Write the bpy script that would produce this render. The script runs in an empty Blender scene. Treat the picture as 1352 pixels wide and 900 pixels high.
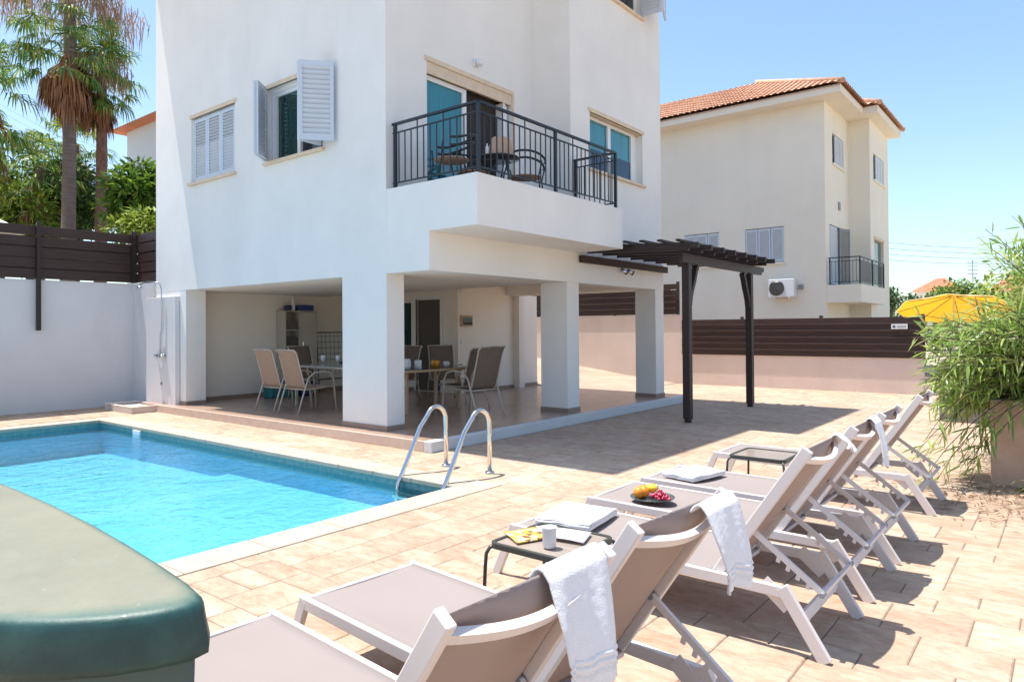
import bpy, math, random
from mathutils import Vector, Matrix, noise
R = math.radians
rnd = random.Random(7)
S = bpy.context.scene
COL = S.collection

# ------------------------------------------------------------------ mesh helper
class MB:
    def __init__(s): s.v=[]; s.f=[]; s.m=[]; s.sm=[]
    def add(s, vs, fs, mi=0, smooth=False):
        o=len(s.v); s.v += [tuple(p) for p in vs]
        for f in fs: s.f.append(tuple(i+o for i in f)); s.m.append(mi); s.sm.append(smooth)
        return s
    def box(s, x0,x1,y0,y1,z0,z1, mi=0):
        if x0>x1: x0,x1=x1,x0
        if y0>y1: y0,y1=y1,y0
        if z0>z1: z0,z1=z1,z0
        return s.add([(x0,y0,z0),(x1,y0,z0),(x1,y1,z0),(x0,y1,z0),(x0,y0,z1),(x1,y0,z1),(x1,y1,z1),(x0,y1,z1)],
            [(3,2,1,0),(4,5,6,7),(0,1,5,4),(1,2,6,5),(2,3,7,6),(3,0,4,7)], mi)
    def bar(s, p, q, w, h, up=(0,0,1), mi=0):
        """rectangular bar from p to q, w across, h along up"""
        p=Vector(p); q=Vector(q); d=(q-p).normalized(); u=Vector(up)
        a=d.cross(u)
        if a.length<1e-5: a=d.cross(Vector((0,1,0)))
        a.normalize(); u=a.cross(d).normalized()
        a*=w/2; u*=h/2
        vs=[p-a-u,p+a-u,p+a+u,p-a+u,q-a-u,q+a-u,q+a+u,q-a+u]
        return s.add(vs,[(0,1,2,3),(7,6,5,4),(0,4,5,1),(1,5,6,2),(2,6,7,3),(3,7,4,0)],mi)
    def tube(s, pts, r, n=10, mi=0, cap=True):
        pts=[Vector(p) for p in pts]
        rs=r if isinstance(r,(list,tuple)) else [r]*len(pts)
        o=len(s.v); prev=None
        for i,p in enumerate(pts):
            if i==0: d=pts[1]-p
            elif i==len(pts)-1: d=p-pts[i-1]
            else: d=(pts[i+1]-p).normalized()+(p-pts[i-1]).normalized()
            d.normalize()
            if prev is None:
                a=d.orthogonal().normalized()
            else:
                a=(prev-d*prev.dot(d))
                if a.length<1e-6: a=d.orthogonal()
                a.normalize()
            prev=a; b=d.cross(a)
            for k in range(n):
                t=2*math.pi*k/n
                s.v.append(tuple(p+(a*math.cos(t)+b*math.sin(t))*rs[i]))
        for i in range(len(pts)-1):
            for k in range(n):
                k2=(k+1)%n
                s.f.append((o+i*n+k,o+i*n+k2,o+(i+1)*n+k2,o+(i+1)*n+k)); s.m.append(mi); s.sm.append(True)
        if cap:
            s.f.append(tuple(o+k for k in reversed(range(n)))); s.m.append(mi); s.sm.append(False)
            e=o+(len(pts)-1)*n
            s.f.append(tuple(e+k for k in range(n))); s.m.append(mi); s.sm.append(False)
        return s
    def lathe(s, prof, c=(0,0,0), n=24, mi=0, sq=None):
        o=len(s.v); c=Vector(c)
        for r,z in prof:
            for k in range(n):
                t=2*math.pi*k/n
                s.v.append((c.x+r*math.cos(t), c.y+r*math.sin(t), c.z+z))
        for i in range(len(prof)-1):
            for k in range(n):
                k2=(k+1)%n
                s.f.append((o+i*n+k,o+i*n+k2,o+(i+1)*n+k2,o+(i+1)*n+k)); s.m.append(mi); s.sm.append(True)
        return s
    def prism(s, poly, z0, z1, mi=0, mtop=None, smooth=False):
        n=len(poly); o=len(s.v)
        s.v += [(x,y,z0) for x,y in poly]+[(x,y,z1) for x,y in poly]
        for k in range(n):
            k2=(k+1)%n; s.f.append((o+k,o+k2,o+n+k2,o+n+k)); s.m.append(mi); s.sm.append(smooth)
        s.f.append(tuple(o+n+k for k in range(n))); s.m.append(mi if mtop is None else mtop); s.sm.append(False)
        s.f.append(tuple(o+k for k in reversed(range(n)))); s.m.append(mi); s.sm.append(False)
        return s
    def sphere(s, c, r, n=12, mi=0, sc=(1,1,1)):
        c=Vector(c); o=len(s.v); m=n//2
        for i in range(m+1):
            ph=math.pi*i/m
            for k in range(n):
                t=2*math.pi*k/n
                s.v.append((c.x+r*sc[0]*math.sin(ph)*math.cos(t), c.y+r*sc[1]*math.sin(ph)*math.sin(t), c.z+r*sc[2]*math.cos(ph)))
        for i in range(m):
            for k in range(n):
                k2=(k+1)%n
                s.f.append((o+i*n+k,o+(i+1)*n+k,o+(i+1)*n+k2,o+i*n+k2)); s.m.append(mi); s.sm.append(True)
        return s
    def build(s, name, mats, parent=None, bevel=0, subsurf=0, origin=None):
        if not isinstance(mats,(list,tuple)): mats=[mats]
        off=Vector((0,0,0))
        if parent is not None:
            p=parent
            while p is not None: off+=p.location; p=p.parent
        if origin is not None: off=Vector(origin)
        me=bpy.data.meshes.new(name)
        me.from_pydata([(x-off.x,y-off.y,z-off.z) for x,y,z in s.v],[],s.f)
        for mt in mats: me.materials.append(mt)
        me.polygons.foreach_set('material_index',s.m)
        me.polygons.foreach_set('use_smooth',s.sm)
        me.update()
        ob=bpy.data.objects.new(name,me); COL.objects.link(ob)
        if parent is not None: ob.parent=parent
        elif origin is not None: ob.location=off
        if bevel:
            b=ob.modifiers.new('Bevel','BEVEL'); b.width=bevel; b.segments=2; b.limit_method='ANGLE'; b.angle_limit=R(40)
        if subsurf:
            b=ob.modifiers.new('Sub','SUBSURF'); b.levels=subsurf; b.render_levels=subsurf
        return ob

def tag(o,label=None,cat=None,group=None,kind=None):
    if label: o['label']=label
    if cat: o['category']=cat
    if group: o['group']=group
    if kind: o['kind']=kind
    return o
def thing(name,label,cat,loc=(0,0,0),group=None):
    o=bpy.data.objects.new(name,None); COL.objects.link(o); o.location=loc; o.empty_display_size=.2
    return tag(o,label,cat,group)
def copy_tree(o,parent=None):
    c=o.copy(); COL.objects.link(c); c.parent=parent
    for ch in list(o.children): copy_tree(ch,c)
    return c

# ------------------------------------------------------------------ materials
def newmat(name):
    m=bpy.data.materials.new(name); m.use_nodes=True
    nt=m.node_tree; b=nt.nodes['Principled BSDF']
    return m,nt,b
def N(nt,t,**k):
    n=nt.nodes.new(t)
    for a,v in k.items():
        if a in n.inputs.keys(): n.inputs[a].default_value=v
        else: setattr(n,a,v)
    return n
def mat(name,col,rough=.6,var=.12,scale=3.0,bump=0.0,bscale=40.0,metal=0.0,spec=.5,detail=6,col2=None,trans=0,coat=0,stretch=None,bdist=.01,streak=0):
    """principled with object-space noise variation and bump"""
    m,nt,b=newmat(name)
    tc=N(nt,'ShaderNodeTexCoord'); src=tc.outputs['Object']
    if stretch:
        mp=N(nt,'ShaderNodeMapping'); mp.inputs['Scale'].default_value=stretch
        nt.links.new(src,mp.inputs[0]); src=mp.outputs[0]
    n=N(nt,'ShaderNodeTexNoise',Scale=scale,Detail=detail,Roughness=.6); nt.links.new(src,n.inputs['Vector'])
    r=N(nt,'ShaderNodeValToRGB'); nt.links.new(n.outputs['Fac'],r.inputs[0])
    c=Vector(col)
    if col2 is None: lo=c*(1-var); hi=c*(1+var*.6)
    else: lo=c; hi=Vector(col2)
    r.color_ramp.elements[0].position=.3; r.color_ramp.elements[1].position=.72
    r.color_ramp.elements[0].color=(*lo,1); r.color_ramp.elements[1].color=(*[min(1,x) for x in hi],1)
    outc=r.outputs[0]
    if streak:   # faint rain streaks and grime, running down the wall
        mp2=N(nt,'ShaderNodeMapping'); mp2.inputs['Scale'].default_value=(1.1,1.1,.30); nt.links.new(tc.outputs['Object'],mp2.inputs[0])
        ns_=N(nt,'ShaderNodeTexNoise',Scale=1.3,Detail=8.0,Roughness=.68); nt.links.new(mp2.outputs[0],ns_.inputs['Vector'])
        rs_=N(nt,'ShaderNodeValToRGB'); nt.links.new(ns_.outputs['Fac'],rs_.inputs[0])
        rs_.color_ramp.elements[0].position=.30; rs_.color_ramp.elements[0].color=(1-streak,1-streak*1.05,1-streak*1.15,1)
        rs_.color_ramp.elements[1].position=.52; rs_.color_ramp.elements[1].color=(1,1,1,1)
        ms_=N(nt,'ShaderNodeMix'); ms_.data_type='RGBA'; ms_.blend_type='MULTIPLY'; ms_.inputs[0].default_value=1
        nt.links.new(outc,ms_.inputs[6]); nt.links.new(rs_.outputs[0],ms_.inputs[7]); outc=ms_.outputs[2]
    nt.links.new(outc,b.inputs['Base Color'])
    b.inputs['Roughness'].default_value=rough; b.inputs['Metallic'].default_value=metal
    b.inputs['Specular IOR Level'].default_value=spec
    if coat: b.inputs['Coat Weight'].default_value=coat
    if trans: b.inputs['Transmission Weight'].default_value=trans
    if bump:
        n2=N(nt,'ShaderNodeTexNoise',Scale=bscale,Detail=4); nt.links.new(src,n2.inputs['Vector'])
        bp=N(nt,'ShaderNodeBump',Strength=bump,Distance=bdist); nt.links.new(n2.outputs['Fac'],bp.inputs['Height'])
        nt.links.new(bp.outputs[0],b.inputs['Normal'])
    return m
def leafmat(name,cols,rough=.5,trans=.35):
    m,nt,b=newmat(name)
    g=N(nt,'ShaderNodeNewGeometry'); r=N(nt,'ShaderNodeValToRGB')
    nt.links.new(g.outputs['Random Per Island'],r.inputs[0])
    cr=r.color_ramp
    while len(cr.elements)<len(cols): cr.elements.new(.5)
    for i,c in enumerate(cols):
        cr.elements[i].position=i/(len(cols)-1); cr.elements[i].color=(*c,1)
    nt.links.new(r.outputs[0],b.inputs['Base Color']); b.inputs['Roughness'].default_value=rough
    t=N(nt,'ShaderNodeBsdfTranslucent'); nt.links.new(r.outputs[0],t.inputs[0])
    mx=N(nt,'ShaderNodeMixShader'); mx.inputs[0].default_value=trans
    nt.links.new(b.outputs[0],mx.inputs[1]); nt.links.new(t.outputs[0],mx.inputs[2])
    nt.links.new(mx.outputs[0],nt.nodes['Material Output'].inputs[0])
    return m

M={}
M['plaster']=mat('white_plaster',(.81,.80,.775),.85,.07,.7,.35,45,bdist=.006,streak=.035)
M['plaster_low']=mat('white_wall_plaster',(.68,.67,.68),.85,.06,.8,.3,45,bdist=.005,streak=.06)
M['cream']=mat('cream_plaster',(.82,.77,.66),.85,.05,.5,.25,30,streak=.035)
M['pinkwall']=mat('pink_wall_plaster',(.74,.60,.53),.85,.07,.9,.3,30,streak=.06)
M['stone_trim']=mat('beige_stone_trim',(.72,.58,.43),.7,.12,8,.2,60)
M['inner']=mat('veranda_plaster',(.83,.77,.70),.85,.04,.9,.2,55,bdist=.004)
M['wood']=mat('dark_stained_wood',(.016,.008,.007),.5,.4,3,.35,20,stretch=(1,1,14),col2=(.038,.018,.014))
M['woodH']=mat('dark_stained_board',(.022,.010,.008),.55,.4,2.2,.3,20,stretch=(1,1,25),col2=(.060,.027,.020))
M['tile_floor']=None
M['skirt']=mat('brown_skirting_tile',(.30,.22,.17),.4,.15,5)
M['white_paint']=mat('white_painted_metal',(.80,.82,.84),.35,.03,4)
M['shutter']=mat('shutter_paint',(.56,.63,.72),.4,.04,5)
M['black_iron']=mat('black_iron',(.012,.016,.022),.4,.2,6,metal=.0)
M['frame']=mat('taupe_metal_frame',(.70,.64,.615),.38,.04,5,spec=.45)
M['sling']=None
M['towel']=mat('terry_towel',(.84,.84,.86),.95,.03,30,.9,260,bdist=.004)
M['steel']=mat('polished_steel',(.72,.70,.68),.12,.05,5,metal=1)
M['chrome']=mat('chrome',(.5,.52,.55),.15,.1,9,metal=1)
M['roof_tile']=mat('terracotta',(.46,.22,.13),.85,.3,6,.2,30,col2=(.66,.44,.31))
M['bin_side']=mat('green_plastic',(.010,.045,.042),.5,.35,4.5,.35,9,col2=(.035,.11,.10),streak=.2)
M['bin_top']=mat('pale_plastic',(.215,.22,.165),.55,.14,2.6,.12,60,bdist=.002,col2=(.31,.30,.225))
M['glass_teal']=mat('teal_glass',(.0,.13,.17),.03,.1,5,spec=.8,stretch=(5,5,.25),col2=(.01,.23,.27),coat=.5)
M['glass_green']=mat('green_dark_glass',(.012,.05,.045),.05,.3,4,spec=.6,stretch=(1,5,.3))
M['dark_glass']=mat('dark_glass',(.02,.022,.025),.05,.3,3,spec=.6)
M['dark']=mat('dark_interior',(.02,.018,.016),.9,.2,2)
M['dark_opening']=mat('dark_room_sheet',(.045,.035,.03),.9,.4,7,stretch=(6,6,.2))
M['door']=mat('veranda_door',(.10,.085,.075),.5,.1,3)
M['pvc']=mat('pvc_white',(.78,.80,.82),.35,.02,4)
M['coping']=mat('coping_stone',(.42,.345,.265),.75,.1,4,.25,70,bdist=.003,col2=(.51,.425,.33))
M['mesh_tan']=mat('tan_sling',(.36,.24,.17),.8,.08,20,.3,300,bdist=.002)
M['mesh_brown']=mat('brown_sling',(.17,.12,.09),.8,.1,20,.3,300,bdist=.002)
M['champ']=mat('champagne_metal',(.50,.44,.36),.35,.06,5)
M['tabletop']=mat('wood_rim',(.55,.38,.22),.5,.15,5,stretch=(3,.5,1))
M['glass_top']=mat('smoked_glass_top',(.10,.10,.09),.06,.1,3,spec=.6)
M['lt_glass']=mat('pale_glass_top',(.35,.42,.40),.08,.1,3,spec=.6)
M['trunk']=mat('palm_trunk',(.16,.12,.105),.9,.35,2.5,.8,8,stretch=(1,1,9),col2=(.30,.235,.205),bdist=.05)
M['trunk_red']=mat('palm_trunk_fibre',(.15,.07,.05),.9,.4,4,.9,10,stretch=(2,2,1),col2=(.30,.17,.13),bdist=.05)
M['bark']=mat('brown_bark',(.10,.07,.05),.9,.3,6,.6,20)
M['frond']=leafmat('palm_green',[(.05,.14,.035),(.11,.25,.06),(.28,.40,.08),(.42,.38,.08)],.5)
M['frond_dead']=leafmat('palm_dead',[(.16,.06,.03),(.34,.15,.07),(.44,.24,.14),(.40,.16,.05)],.8,.3)
M['straw']=leafmat('palm_straw',[(.30,.20,.14),(.48,.34,.26),(.55,.38,.31),(.28,.16,.11)],.8,.3)
M['leaf_a']=leafmat('leaf_green',[(.05,.12,.02),(.11,.22,.03),(.24,.36,.05),(.08,.16,.025)],.45)
M['leaf_b']=leafmat('leaf_yellowgreen',[(.11,.19,.02),(.26,.36,.04),(.42,.48,.08),(.14,.22,.03)],.45)
M['leaf_d']=leafmat('leaf_dark',[(.02,.055,.018),(.05,.11,.03),(.09,.16,.035),(.03,.08,.025)],.45)
M['leaf_n']=leafmat('leaf_narrow',[(.10,.19,.04),(.24,.39,.07),(.40,.52,.12),(.16,.30,.06),(.50,.56,.20),(.30,.28,.10)],.38,.45)
M['soil']=mat('soil',(.10,.07,.05),.95,.3,10,.6,30)
M['planter']=mat('planter_render',(.44,.28,.20),.85,.2,2.2,.4,25,col2=(.62,.44,.33))
M['yellow_top']=leafmat('cream_canvas',[(.92,.80,.50),(.92,.80,.50)],.8,.6)
M['yellow_under']=leafmat('yellow_canvas',[(.97,.60,.07),(.97,.60,.07)],.8,.75)
M['white_canvas']=mat('white_canvas',(.78,.78,.72),.8,.05,4)
M['orange']=mat('orange_peel',(.85,.22,.02),.4,.2,20,.3,200,col2=(.9,.42,.03),bdist=.001)
M['lemon']=mat('lemon_peel',(.85,.62,.05),.4,.1,20,.2,200,bdist=.001)
M['grape']=mat('red_grape',(.42,.02,.06),.25,.4,20,col2=(.65,.06,.12))
M['green_grape']=mat('green_grape',(.22,.33,.04),.25,.3,20)
M['plate']=mat('dark_plate',(.08,.10,.095),.2,.2,10)
M['cup']=mat('frosted_cup',(.70,.72,.74),.25,.05,6,coat=.3)
M['ceramic']=mat('white_ceramic',(.75,.76,.78),.2,.05,6,coat=.4)
M['juice']=mat('orange_juice',(.75,.30,.03),.15,.05,6)
M['blue']=mat('blue_plastic',(.01,.04,.22),.35,.3,6)
M['navy']=mat('navy_plastic',(.015,.03,.10),.4,.3,6)
M['teal_p']=mat('teal_plastic',(.02,.16,.17),.4,.2,6)
M['cab']=mat('cabinet_beige',(.46,.42,.37),.6,.06,3)
M['cab_in']=mat('basket_dark',(.08,.075,.07),.8,.2,8)  # plain dark colour of the middle shelf basket
M['beige_cloth']=mat('beige_cloth',(.52,.36,.26),.9,.15,9,.4,60)
M['ac']=mat('ac_case',(.76,.77,.78),.4,.03,4)
M['grille']=mat('ac_grille',(.10,.085,.075),.5,.2,30)
M['grey']=mat('grey_metal',(.25,.26,.27),.5,.1,5)
M['litter']=leafmat('dry_leaf',[(.22,.12,.07),(.36,.22,.14),(.16,.09,.06),(.42,.28,.17)],.8,.15)

def sling_mat():
    m,nt,b=newmat('sling_fabric')
    tc=N(nt,'ShaderNodeTexCoord')
    w=N(nt,'ShaderNodeTexWave',Scale=95.0,Distortion=0.0); w.wave_type='BANDS'; w.bands_direction='X'
    w2=N(nt,'ShaderNodeTexWave',Scale=95.0,Distortion=0.0); w2.wave_type='BANDS'; w2.bands_direction='Y'
    n=N(nt,'ShaderNodeTexNoise',Scale=2.5,Detail=5.0)
    for a in (w,w2,n): nt.links.new(tc.outputs['Object'],a.inputs['Vector'])
    r=N(nt,'ShaderNodeValToRGB'); nt.links.new(n.outputs['Fac'],r.inputs[0])
    r.color_ramp.elements[0].color=(.335,.292,.275,1); r.color_ramp.elements[1].color=(.395,.345,.325,1)
    mm=N(nt,'ShaderNodeMath'); mm.operation='MULTIPLY'
    nt.links.new(w.outputs['Fac'],mm.inputs[0]); nt.links.new(w2.outputs['Fac'],mm.inputs[1])
    bp=N(nt,'ShaderNodeBump',Strength=.25,Distance=.002); nt.links.new(mm.outputs[0],bp.inputs['Height'])
    nt.links.new(bp.outputs[0],b.inputs['Normal'])
    nt.links.new(r.outputs[0],b.inputs['Base Color']); b.inputs['Roughness'].default_value=.75
    t=N(nt,'ShaderNodeBsdfTranslucent'); t.inputs[0].default_value=(.62,.40,.30,1)
    mx=N(nt,'ShaderNodeMixShader'); mx.inputs[0].default_value=.25
    nt.links.new(b.outputs[0],mx.inputs[1]); nt.links.new(t.outputs[0],mx.inputs[2])
    nt.links.new(mx.outputs[0],nt.nodes['Material Output'].inputs[0])
    return m
M['sling']=sling_mat()

def paving_mat():
    m,nt,b=newmat('stone_paving')
    tc=N(nt,'ShaderNodeTexCoord'); g=N(nt,'ShaderNodeNewGeometry')
    # per-slab base tint
    r0=N(nt,'ShaderNodeValToRGB'); nt.links.new(g.outputs['Random Per Island'],r0.inputs[0])
    cr=r0.color_ramp; cr.elements[0].color=(.50,.395,.305,1); cr.elements[1].color=(.465,.36,.28,1)
    e=cr.elements.new(.3); e.color=(.53,.43,.335,1)
    e=cr.elements.new(.55); e.color=(.495,.385,.29,1)
    e=cr.elements.new(.8); e.color=(.505,.39,.295,1)
    # orange blotches, slab offset
    cmb=N(nt,'ShaderNodeVectorMath'); cmb.operation='ADD'
    sc=N(nt,'ShaderNodeMath'); sc.operation='MULTIPLY'; sc.inputs[1].default_value=37.
    nt.links.new(g.outputs['Random Per Island'],sc.inputs[0])
    nt.links.new(tc.outputs['Object'],cmb.inputs[0]); nt.links.new(sc.outputs[0],cmb.inputs[1])
    mp=N(nt,'ShaderNodeMapping'); mp.inputs['Scale'].default_value=(1.0,.45,1); nt.links.new(cmb.outputs[0],mp.inputs[0])
    n=N(nt,'ShaderNodeTexNoise',Scale=3.0,Detail=9.0,Roughness=.72,Distortion=.9); nt.links.new(mp.outputs[0],n.inputs['Vector'])
    r1=N(nt,'ShaderNodeValToRGB'); nt.links.new(n.outputs['Fac'],r1.inputs[0])
    r1.color_ramp.elements[0].position=.44; r1.color_ramp.elements[0].color=(0,0,0,1)
    r1.color_ramp.elements[1].position=.72; r1.color_ramp.elements[1].color=(1,1,1,1)
    mx=N(nt,'ShaderNodeMix'); mx.data_type='RGBA'
    nt.links.new(r1.outputs[0],mx.inputs[0]); nt.links.new(r0.outputs[0],mx.inputs[6]); mx.inputs[7].default_value=(.42,.265,.185,1)
    # large pale wear
    n3=N(nt,'ShaderNodeTexNoise',Scale=.35,Detail=4.0); nt.links.new(tc.outputs['Object'],n3.inputs['Vector'])
    r3=N(nt,'ShaderNodeValToRGB'); nt.links.new(n3.outputs['Fac'],r3.inputs[0])
    r3.color_ramp.elements[0].position=.35; r3.color_ramp.elements[0].color=(.90,.88,.86,1)
    r3.color_ramp.elements[1].position=.7; r3.color_ramp.elements[1].color=(1.1,1.1,1.1,1)
    mu=N(nt,'ShaderNodeMix'); mu.data_type='RGBA'; mu.blend_type='MULTIPLY'; mu.inputs[0].default_value=1
    nt.links.new(mx.outputs[2],mu.inputs[6]); nt.links.new(r3.outputs[0],mu.inputs[7])
    n4=N(nt,'ShaderNodeTexNoise',Scale=14.,Detail=8.0,Roughness=.75,Distortion=.5); nt.links.new(mp.outputs[0],n4.inputs['Vector'])
    r4=N(nt,'ShaderNodeValToRGB'); nt.links.new(n4.outputs['Fac'],r4.inputs[0])
    r4.color_ramp.elements[0].position=.33; r4.color_ramp.elements[0].color=(.73,.67,.61,1)
    r4.color_ramp.elements[1].position=.60; r4.color_ramp.elements[1].color=(1.03,1.03,1.03,1)
    mv=N(nt,'ShaderNodeMix'); mv.data_type='RGBA'; mv.blend_type='MULTIPLY'; mv.inputs[0].default_value=1
    nt.links.new(mu.outputs[2],mv.inputs[6]); nt.links.new(r4.outputs[0],mv.inputs[7])
    nt.links.new(mv.outputs[2],b.inputs['Base Color'])
    n2=N(nt,'ShaderNodeTexNoise',Scale=9.,Detail=8.0,Roughness=.7); nt.links.new(mp.outputs[0],n2.inputs['Vector'])
    bp=N(nt,'ShaderNodeBump',Strength=.7,Distance=.02); nt.links.new(n2.outputs['Fac'],bp.inputs['Height'])
    nt.links.new(bp.outputs[0],b.inputs['Normal']); b.inputs['Roughness'].default_value=.72
    b.inputs['Specular IOR Level'].default_value=.3
    return m
M['paving']=paving_mat()
M['grout']=mat('paving_grout',(.20,.145,.11),.9,.2,6)

def floor_tile_mat():
    m,nt,b=newmat('veranda_tile')
    tc=N(nt,'ShaderNodeTexCoord')
    br=N(nt,'ShaderNodeTexBrick'); br.offset=0; br.inputs['Scale'].default_value=1
    br.inputs['Brick Width'].default_value=.45; br.inputs['Row Height'].default_value=.45
    br.inputs['Mortar Size'].default_value=.004
    br.inputs['Color1'].default_value=(.48,.335,.255,1); br.inputs['Color2'].default_value=(.43,.30,.23,1); br.inputs['Mortar'].default_value=(.20,.15,.12,1)
    nt.links.new(tc.outputs['Object'],br.inputs['Vector'])
    n=N(nt,'ShaderNodeTexNoise',Scale=4.,Detail=6.); nt.links.new(tc.outputs['Object'],n.inputs['Vector'])
    r=N(nt,'ShaderNodeValToRGB'); r.color_ramp.elements[0].color=(.8,.78,.76,1); r.color_ramp.elements[1].color=(1.15,1.12,1.1,1)
    nt.links.new(n.outputs['Fac'],r.inputs[0])
    mu=N(nt,'ShaderNodeMix'); mu.data_type='RGBA'; mu.blend_type='MULTIPLY'; mu.inputs[0].default_value=1
    nt.links.new(br.outputs['Color'],mu.inputs[6]); nt.links.new(r.outputs[0],mu.inputs[7])
    nt.links.new(mu.outputs[2],b.inputs['Base Color'])
    b.inputs['Roughness'].default_value=.22
    return m
M['tile_floor']=floor_tile_mat()

def pool_mat(name,c1,c2,cm,s=.05):
    m,nt,b=newmat(name)
    tc=N(nt,'ShaderNodeTexCoord')
    geo=N(nt,'ShaderNodeNewGeometry')
    # mosaic: three axis brick choice by projecting object coords (x+z, y+z)
    sp=N(nt,'ShaderNodeSeparateXYZ'); nt.links.new(tc.outputs['Object'],sp.inputs[0])
    a=N(nt,'ShaderNodeMath'); a.operation='ADD'; nt.links.new(sp.outputs[0],a.inputs[0]); nt.links.new(sp.outputs[1],a.inputs[1])
    c=N(nt,'ShaderNodeTexVoronoi',Scale=1/s); c.distance='CHEBYCHEV'; c.inputs['Randomness'].default_value=0
    nt.links.new(tc.outputs['Object'],c.inputs['Vector'])
    r=N(nt,'ShaderNodeValToRGB'); nt.links.new(c.outputs['Color'],r.inputs[0])
    r.color_ramp.elements[0].color=(*c1,1); r.color_ramp.elements[1].color=(*c2,1)
    r2=N(nt,'ShaderNodeValToRGB'); nt.links.new(c.outputs['Distance'],r2.inputs[0])
    r2.color_ramp.elements[0].position=.44; r2.color_ramp.elements[0].color=(0,0,0,1); r2.color_ramp.elements[1].position=.47
    mx=N(nt,'ShaderNodeMix'); mx.data_type='RGBA'
    nt.links.new(r2.outputs[0],mx.inputs[0]); nt.links.new(r.outputs[0],mx.inputs[6]); mx.inputs[7].default_value=(*cm,1)
    nt.links.new(mx.outputs[2],b.inputs['Base Color']); b.inputs['Roughness'].default_value=.4
    return m
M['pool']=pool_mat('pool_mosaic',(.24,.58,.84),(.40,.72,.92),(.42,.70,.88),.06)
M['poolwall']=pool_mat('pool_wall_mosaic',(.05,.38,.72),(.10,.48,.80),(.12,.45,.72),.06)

def water_mat():
    m,nt,b=newmat('pool_water'); nt.nodes.remove(b)
    tc=N(nt,'ShaderNodeTexCoord')
    n1=N(nt,'ShaderNodeTexNoise',Scale=3.2,Detail=3.0,Distortion=.8); n2=N(nt,'ShaderNodeTexNoise',Scale=11.,Detail=2.0,Distortion=1.2)
    for q in (n1,n2): nt.links.new(tc.outputs['Object'],q.inputs['Vector'])
    ad=N(nt,'ShaderNodeMath'); ad.operation='MULTIPLY_ADD'; ad.inputs[1].default_value=.35
    nt.links.new(n2.outputs['Fac'],ad.inputs[0]); nt.links.new(n1.outputs['Fac'],ad.inputs[2])
    bp=N(nt,'ShaderNodeBump',Strength=.55,Distance=.05); nt.links.new(ad.outputs[0],bp.inputs['Height'])
    tr=N(nt,'ShaderNodeBsdfTransparent'); tr.inputs[0].default_value=(.62,.95,.985,1)
    rf=N(nt,'ShaderNodeBsdfRefraction'); rf.inputs['Color'].default_value=(.62,.95,.985,1); rf.inputs['IOR'].default_value=1.33; rf.inputs['Roughness'].default_value=0
    nt.links.new(bp.outputs[0],rf.inputs['Normal'])
    m1=N(nt,'ShaderNodeMixShader'); m1.inputs[0].default_value=.2
    nt.links.new(tr.outputs[0],m1.inputs[1]); nt.links.new(rf.outputs[0],m1.inputs[2])
    gl=N(nt,'ShaderNodeBsdfGlossy'); gl.inputs['Roughness'].default_value=.03; nt.links.new(bp.outputs[0],gl.inputs['Normal'])
    fr=N(nt,'ShaderNodeFresnel'); fr.inputs['IOR'].default_value=1.33; nt.links.new(bp.outputs[0],fr.inputs['Normal'])
    m2=N(nt,'ShaderNodeMixShader'); nt.links.new(fr.outputs[0],m2.inputs[0]); nt.links.new(m1.outputs[0],m2.inputs[1]); nt.links.new(gl.outputs[0],m2.inputs[2])
    nt.links.new(m2.outputs[0],nt.nodes['Material Output'].inputs[0])
    return m
M['water']=water_mat()

def magazine_mat():
    m,nt,b=newmat('magazine_page')
    tc=N(nt,'ShaderNodeTexCoord')
    v=N(nt,'ShaderNodeTexVoronoi',Scale=16.); v.distance='CHEBYCHEV'; v.inputs['Scale'].default_value=38.; nt.links.new(tc.outputs['Object'],v.inputs['Vector'])
    r=N(nt,'ShaderNodeValToRGB'); r.color_ramp.interpolation='CONSTANT'; nt.links.new(v.outputs['Color'],r.inputs[0])
    cr=r.color_ramp; cr.elements[0].color=(.62,.44,.07,1); cr.elements[1].position=.8; cr.elements[1].color=(.72,.28,.10,1)
    for p,c in ((.35,(.66,.54,.20,1)),(.55,(.25,.10,.05,1)),(.65,(.78,.72,.60,1))):
        e=cr.elements.new(p); e.color=c
    nt.links.new(r.outputs[0],b.inputs['Base Color']); b.inputs['Roughness'].default_value=.35
    return m
M['mag']=magazine_mat()
M['page']=mat('magazine_white_page',(.62,.58,.66),.4,.3,25,col2=(.82,.80,.84))

# ------------------------------------------------------------------ ground, pool, paving
PX0,PX1,PY0,PY1=.55,4.88,4.58,12.88      # pool opening
g=MB()
def gq(x0,x1,y0,y1,z=-.012): g.add([(x0,y0,z),(x1,y0,z),(x1,y1,z),(x0,y1,z)],[(0,1,2,3)])
BIG=900
gq(-BIG,BIG,-BIG,PY0-.0); gq(-BIG,BIG,PY1,BIG); gq(-BIG,PX0,PY0,PY1); gq(PX1,BIG,PY0,PY1)
M['earth']=mat('dry_earth',(.42,.34,.25),.95,.2,.3,.3,5,col2=(.55,.46,.35))
# near part uses grout colour: paving lies on it
gr=g.build('ground',M['earth']); tag(gr,kind='structure')
gb=MB()
def gq2(x0,x1,y0,y1,z=-.006): gb.add([(x0,y0,z),(x1,y0,z),(x1,y1,z),(x0,y1,z)],[(0,1,2,3)])
gq2(-8,26,-12,PY0-.3); gq2(-8,26,PY1+.3,24); gq2(-8,PX0-.3,PY0-.3,PY1+.3); gq2(PX1+.3,26,PY0-.3,PY1+.3)
tag(gb.build('paving_bed',M['grout']),kind='structure')

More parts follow.
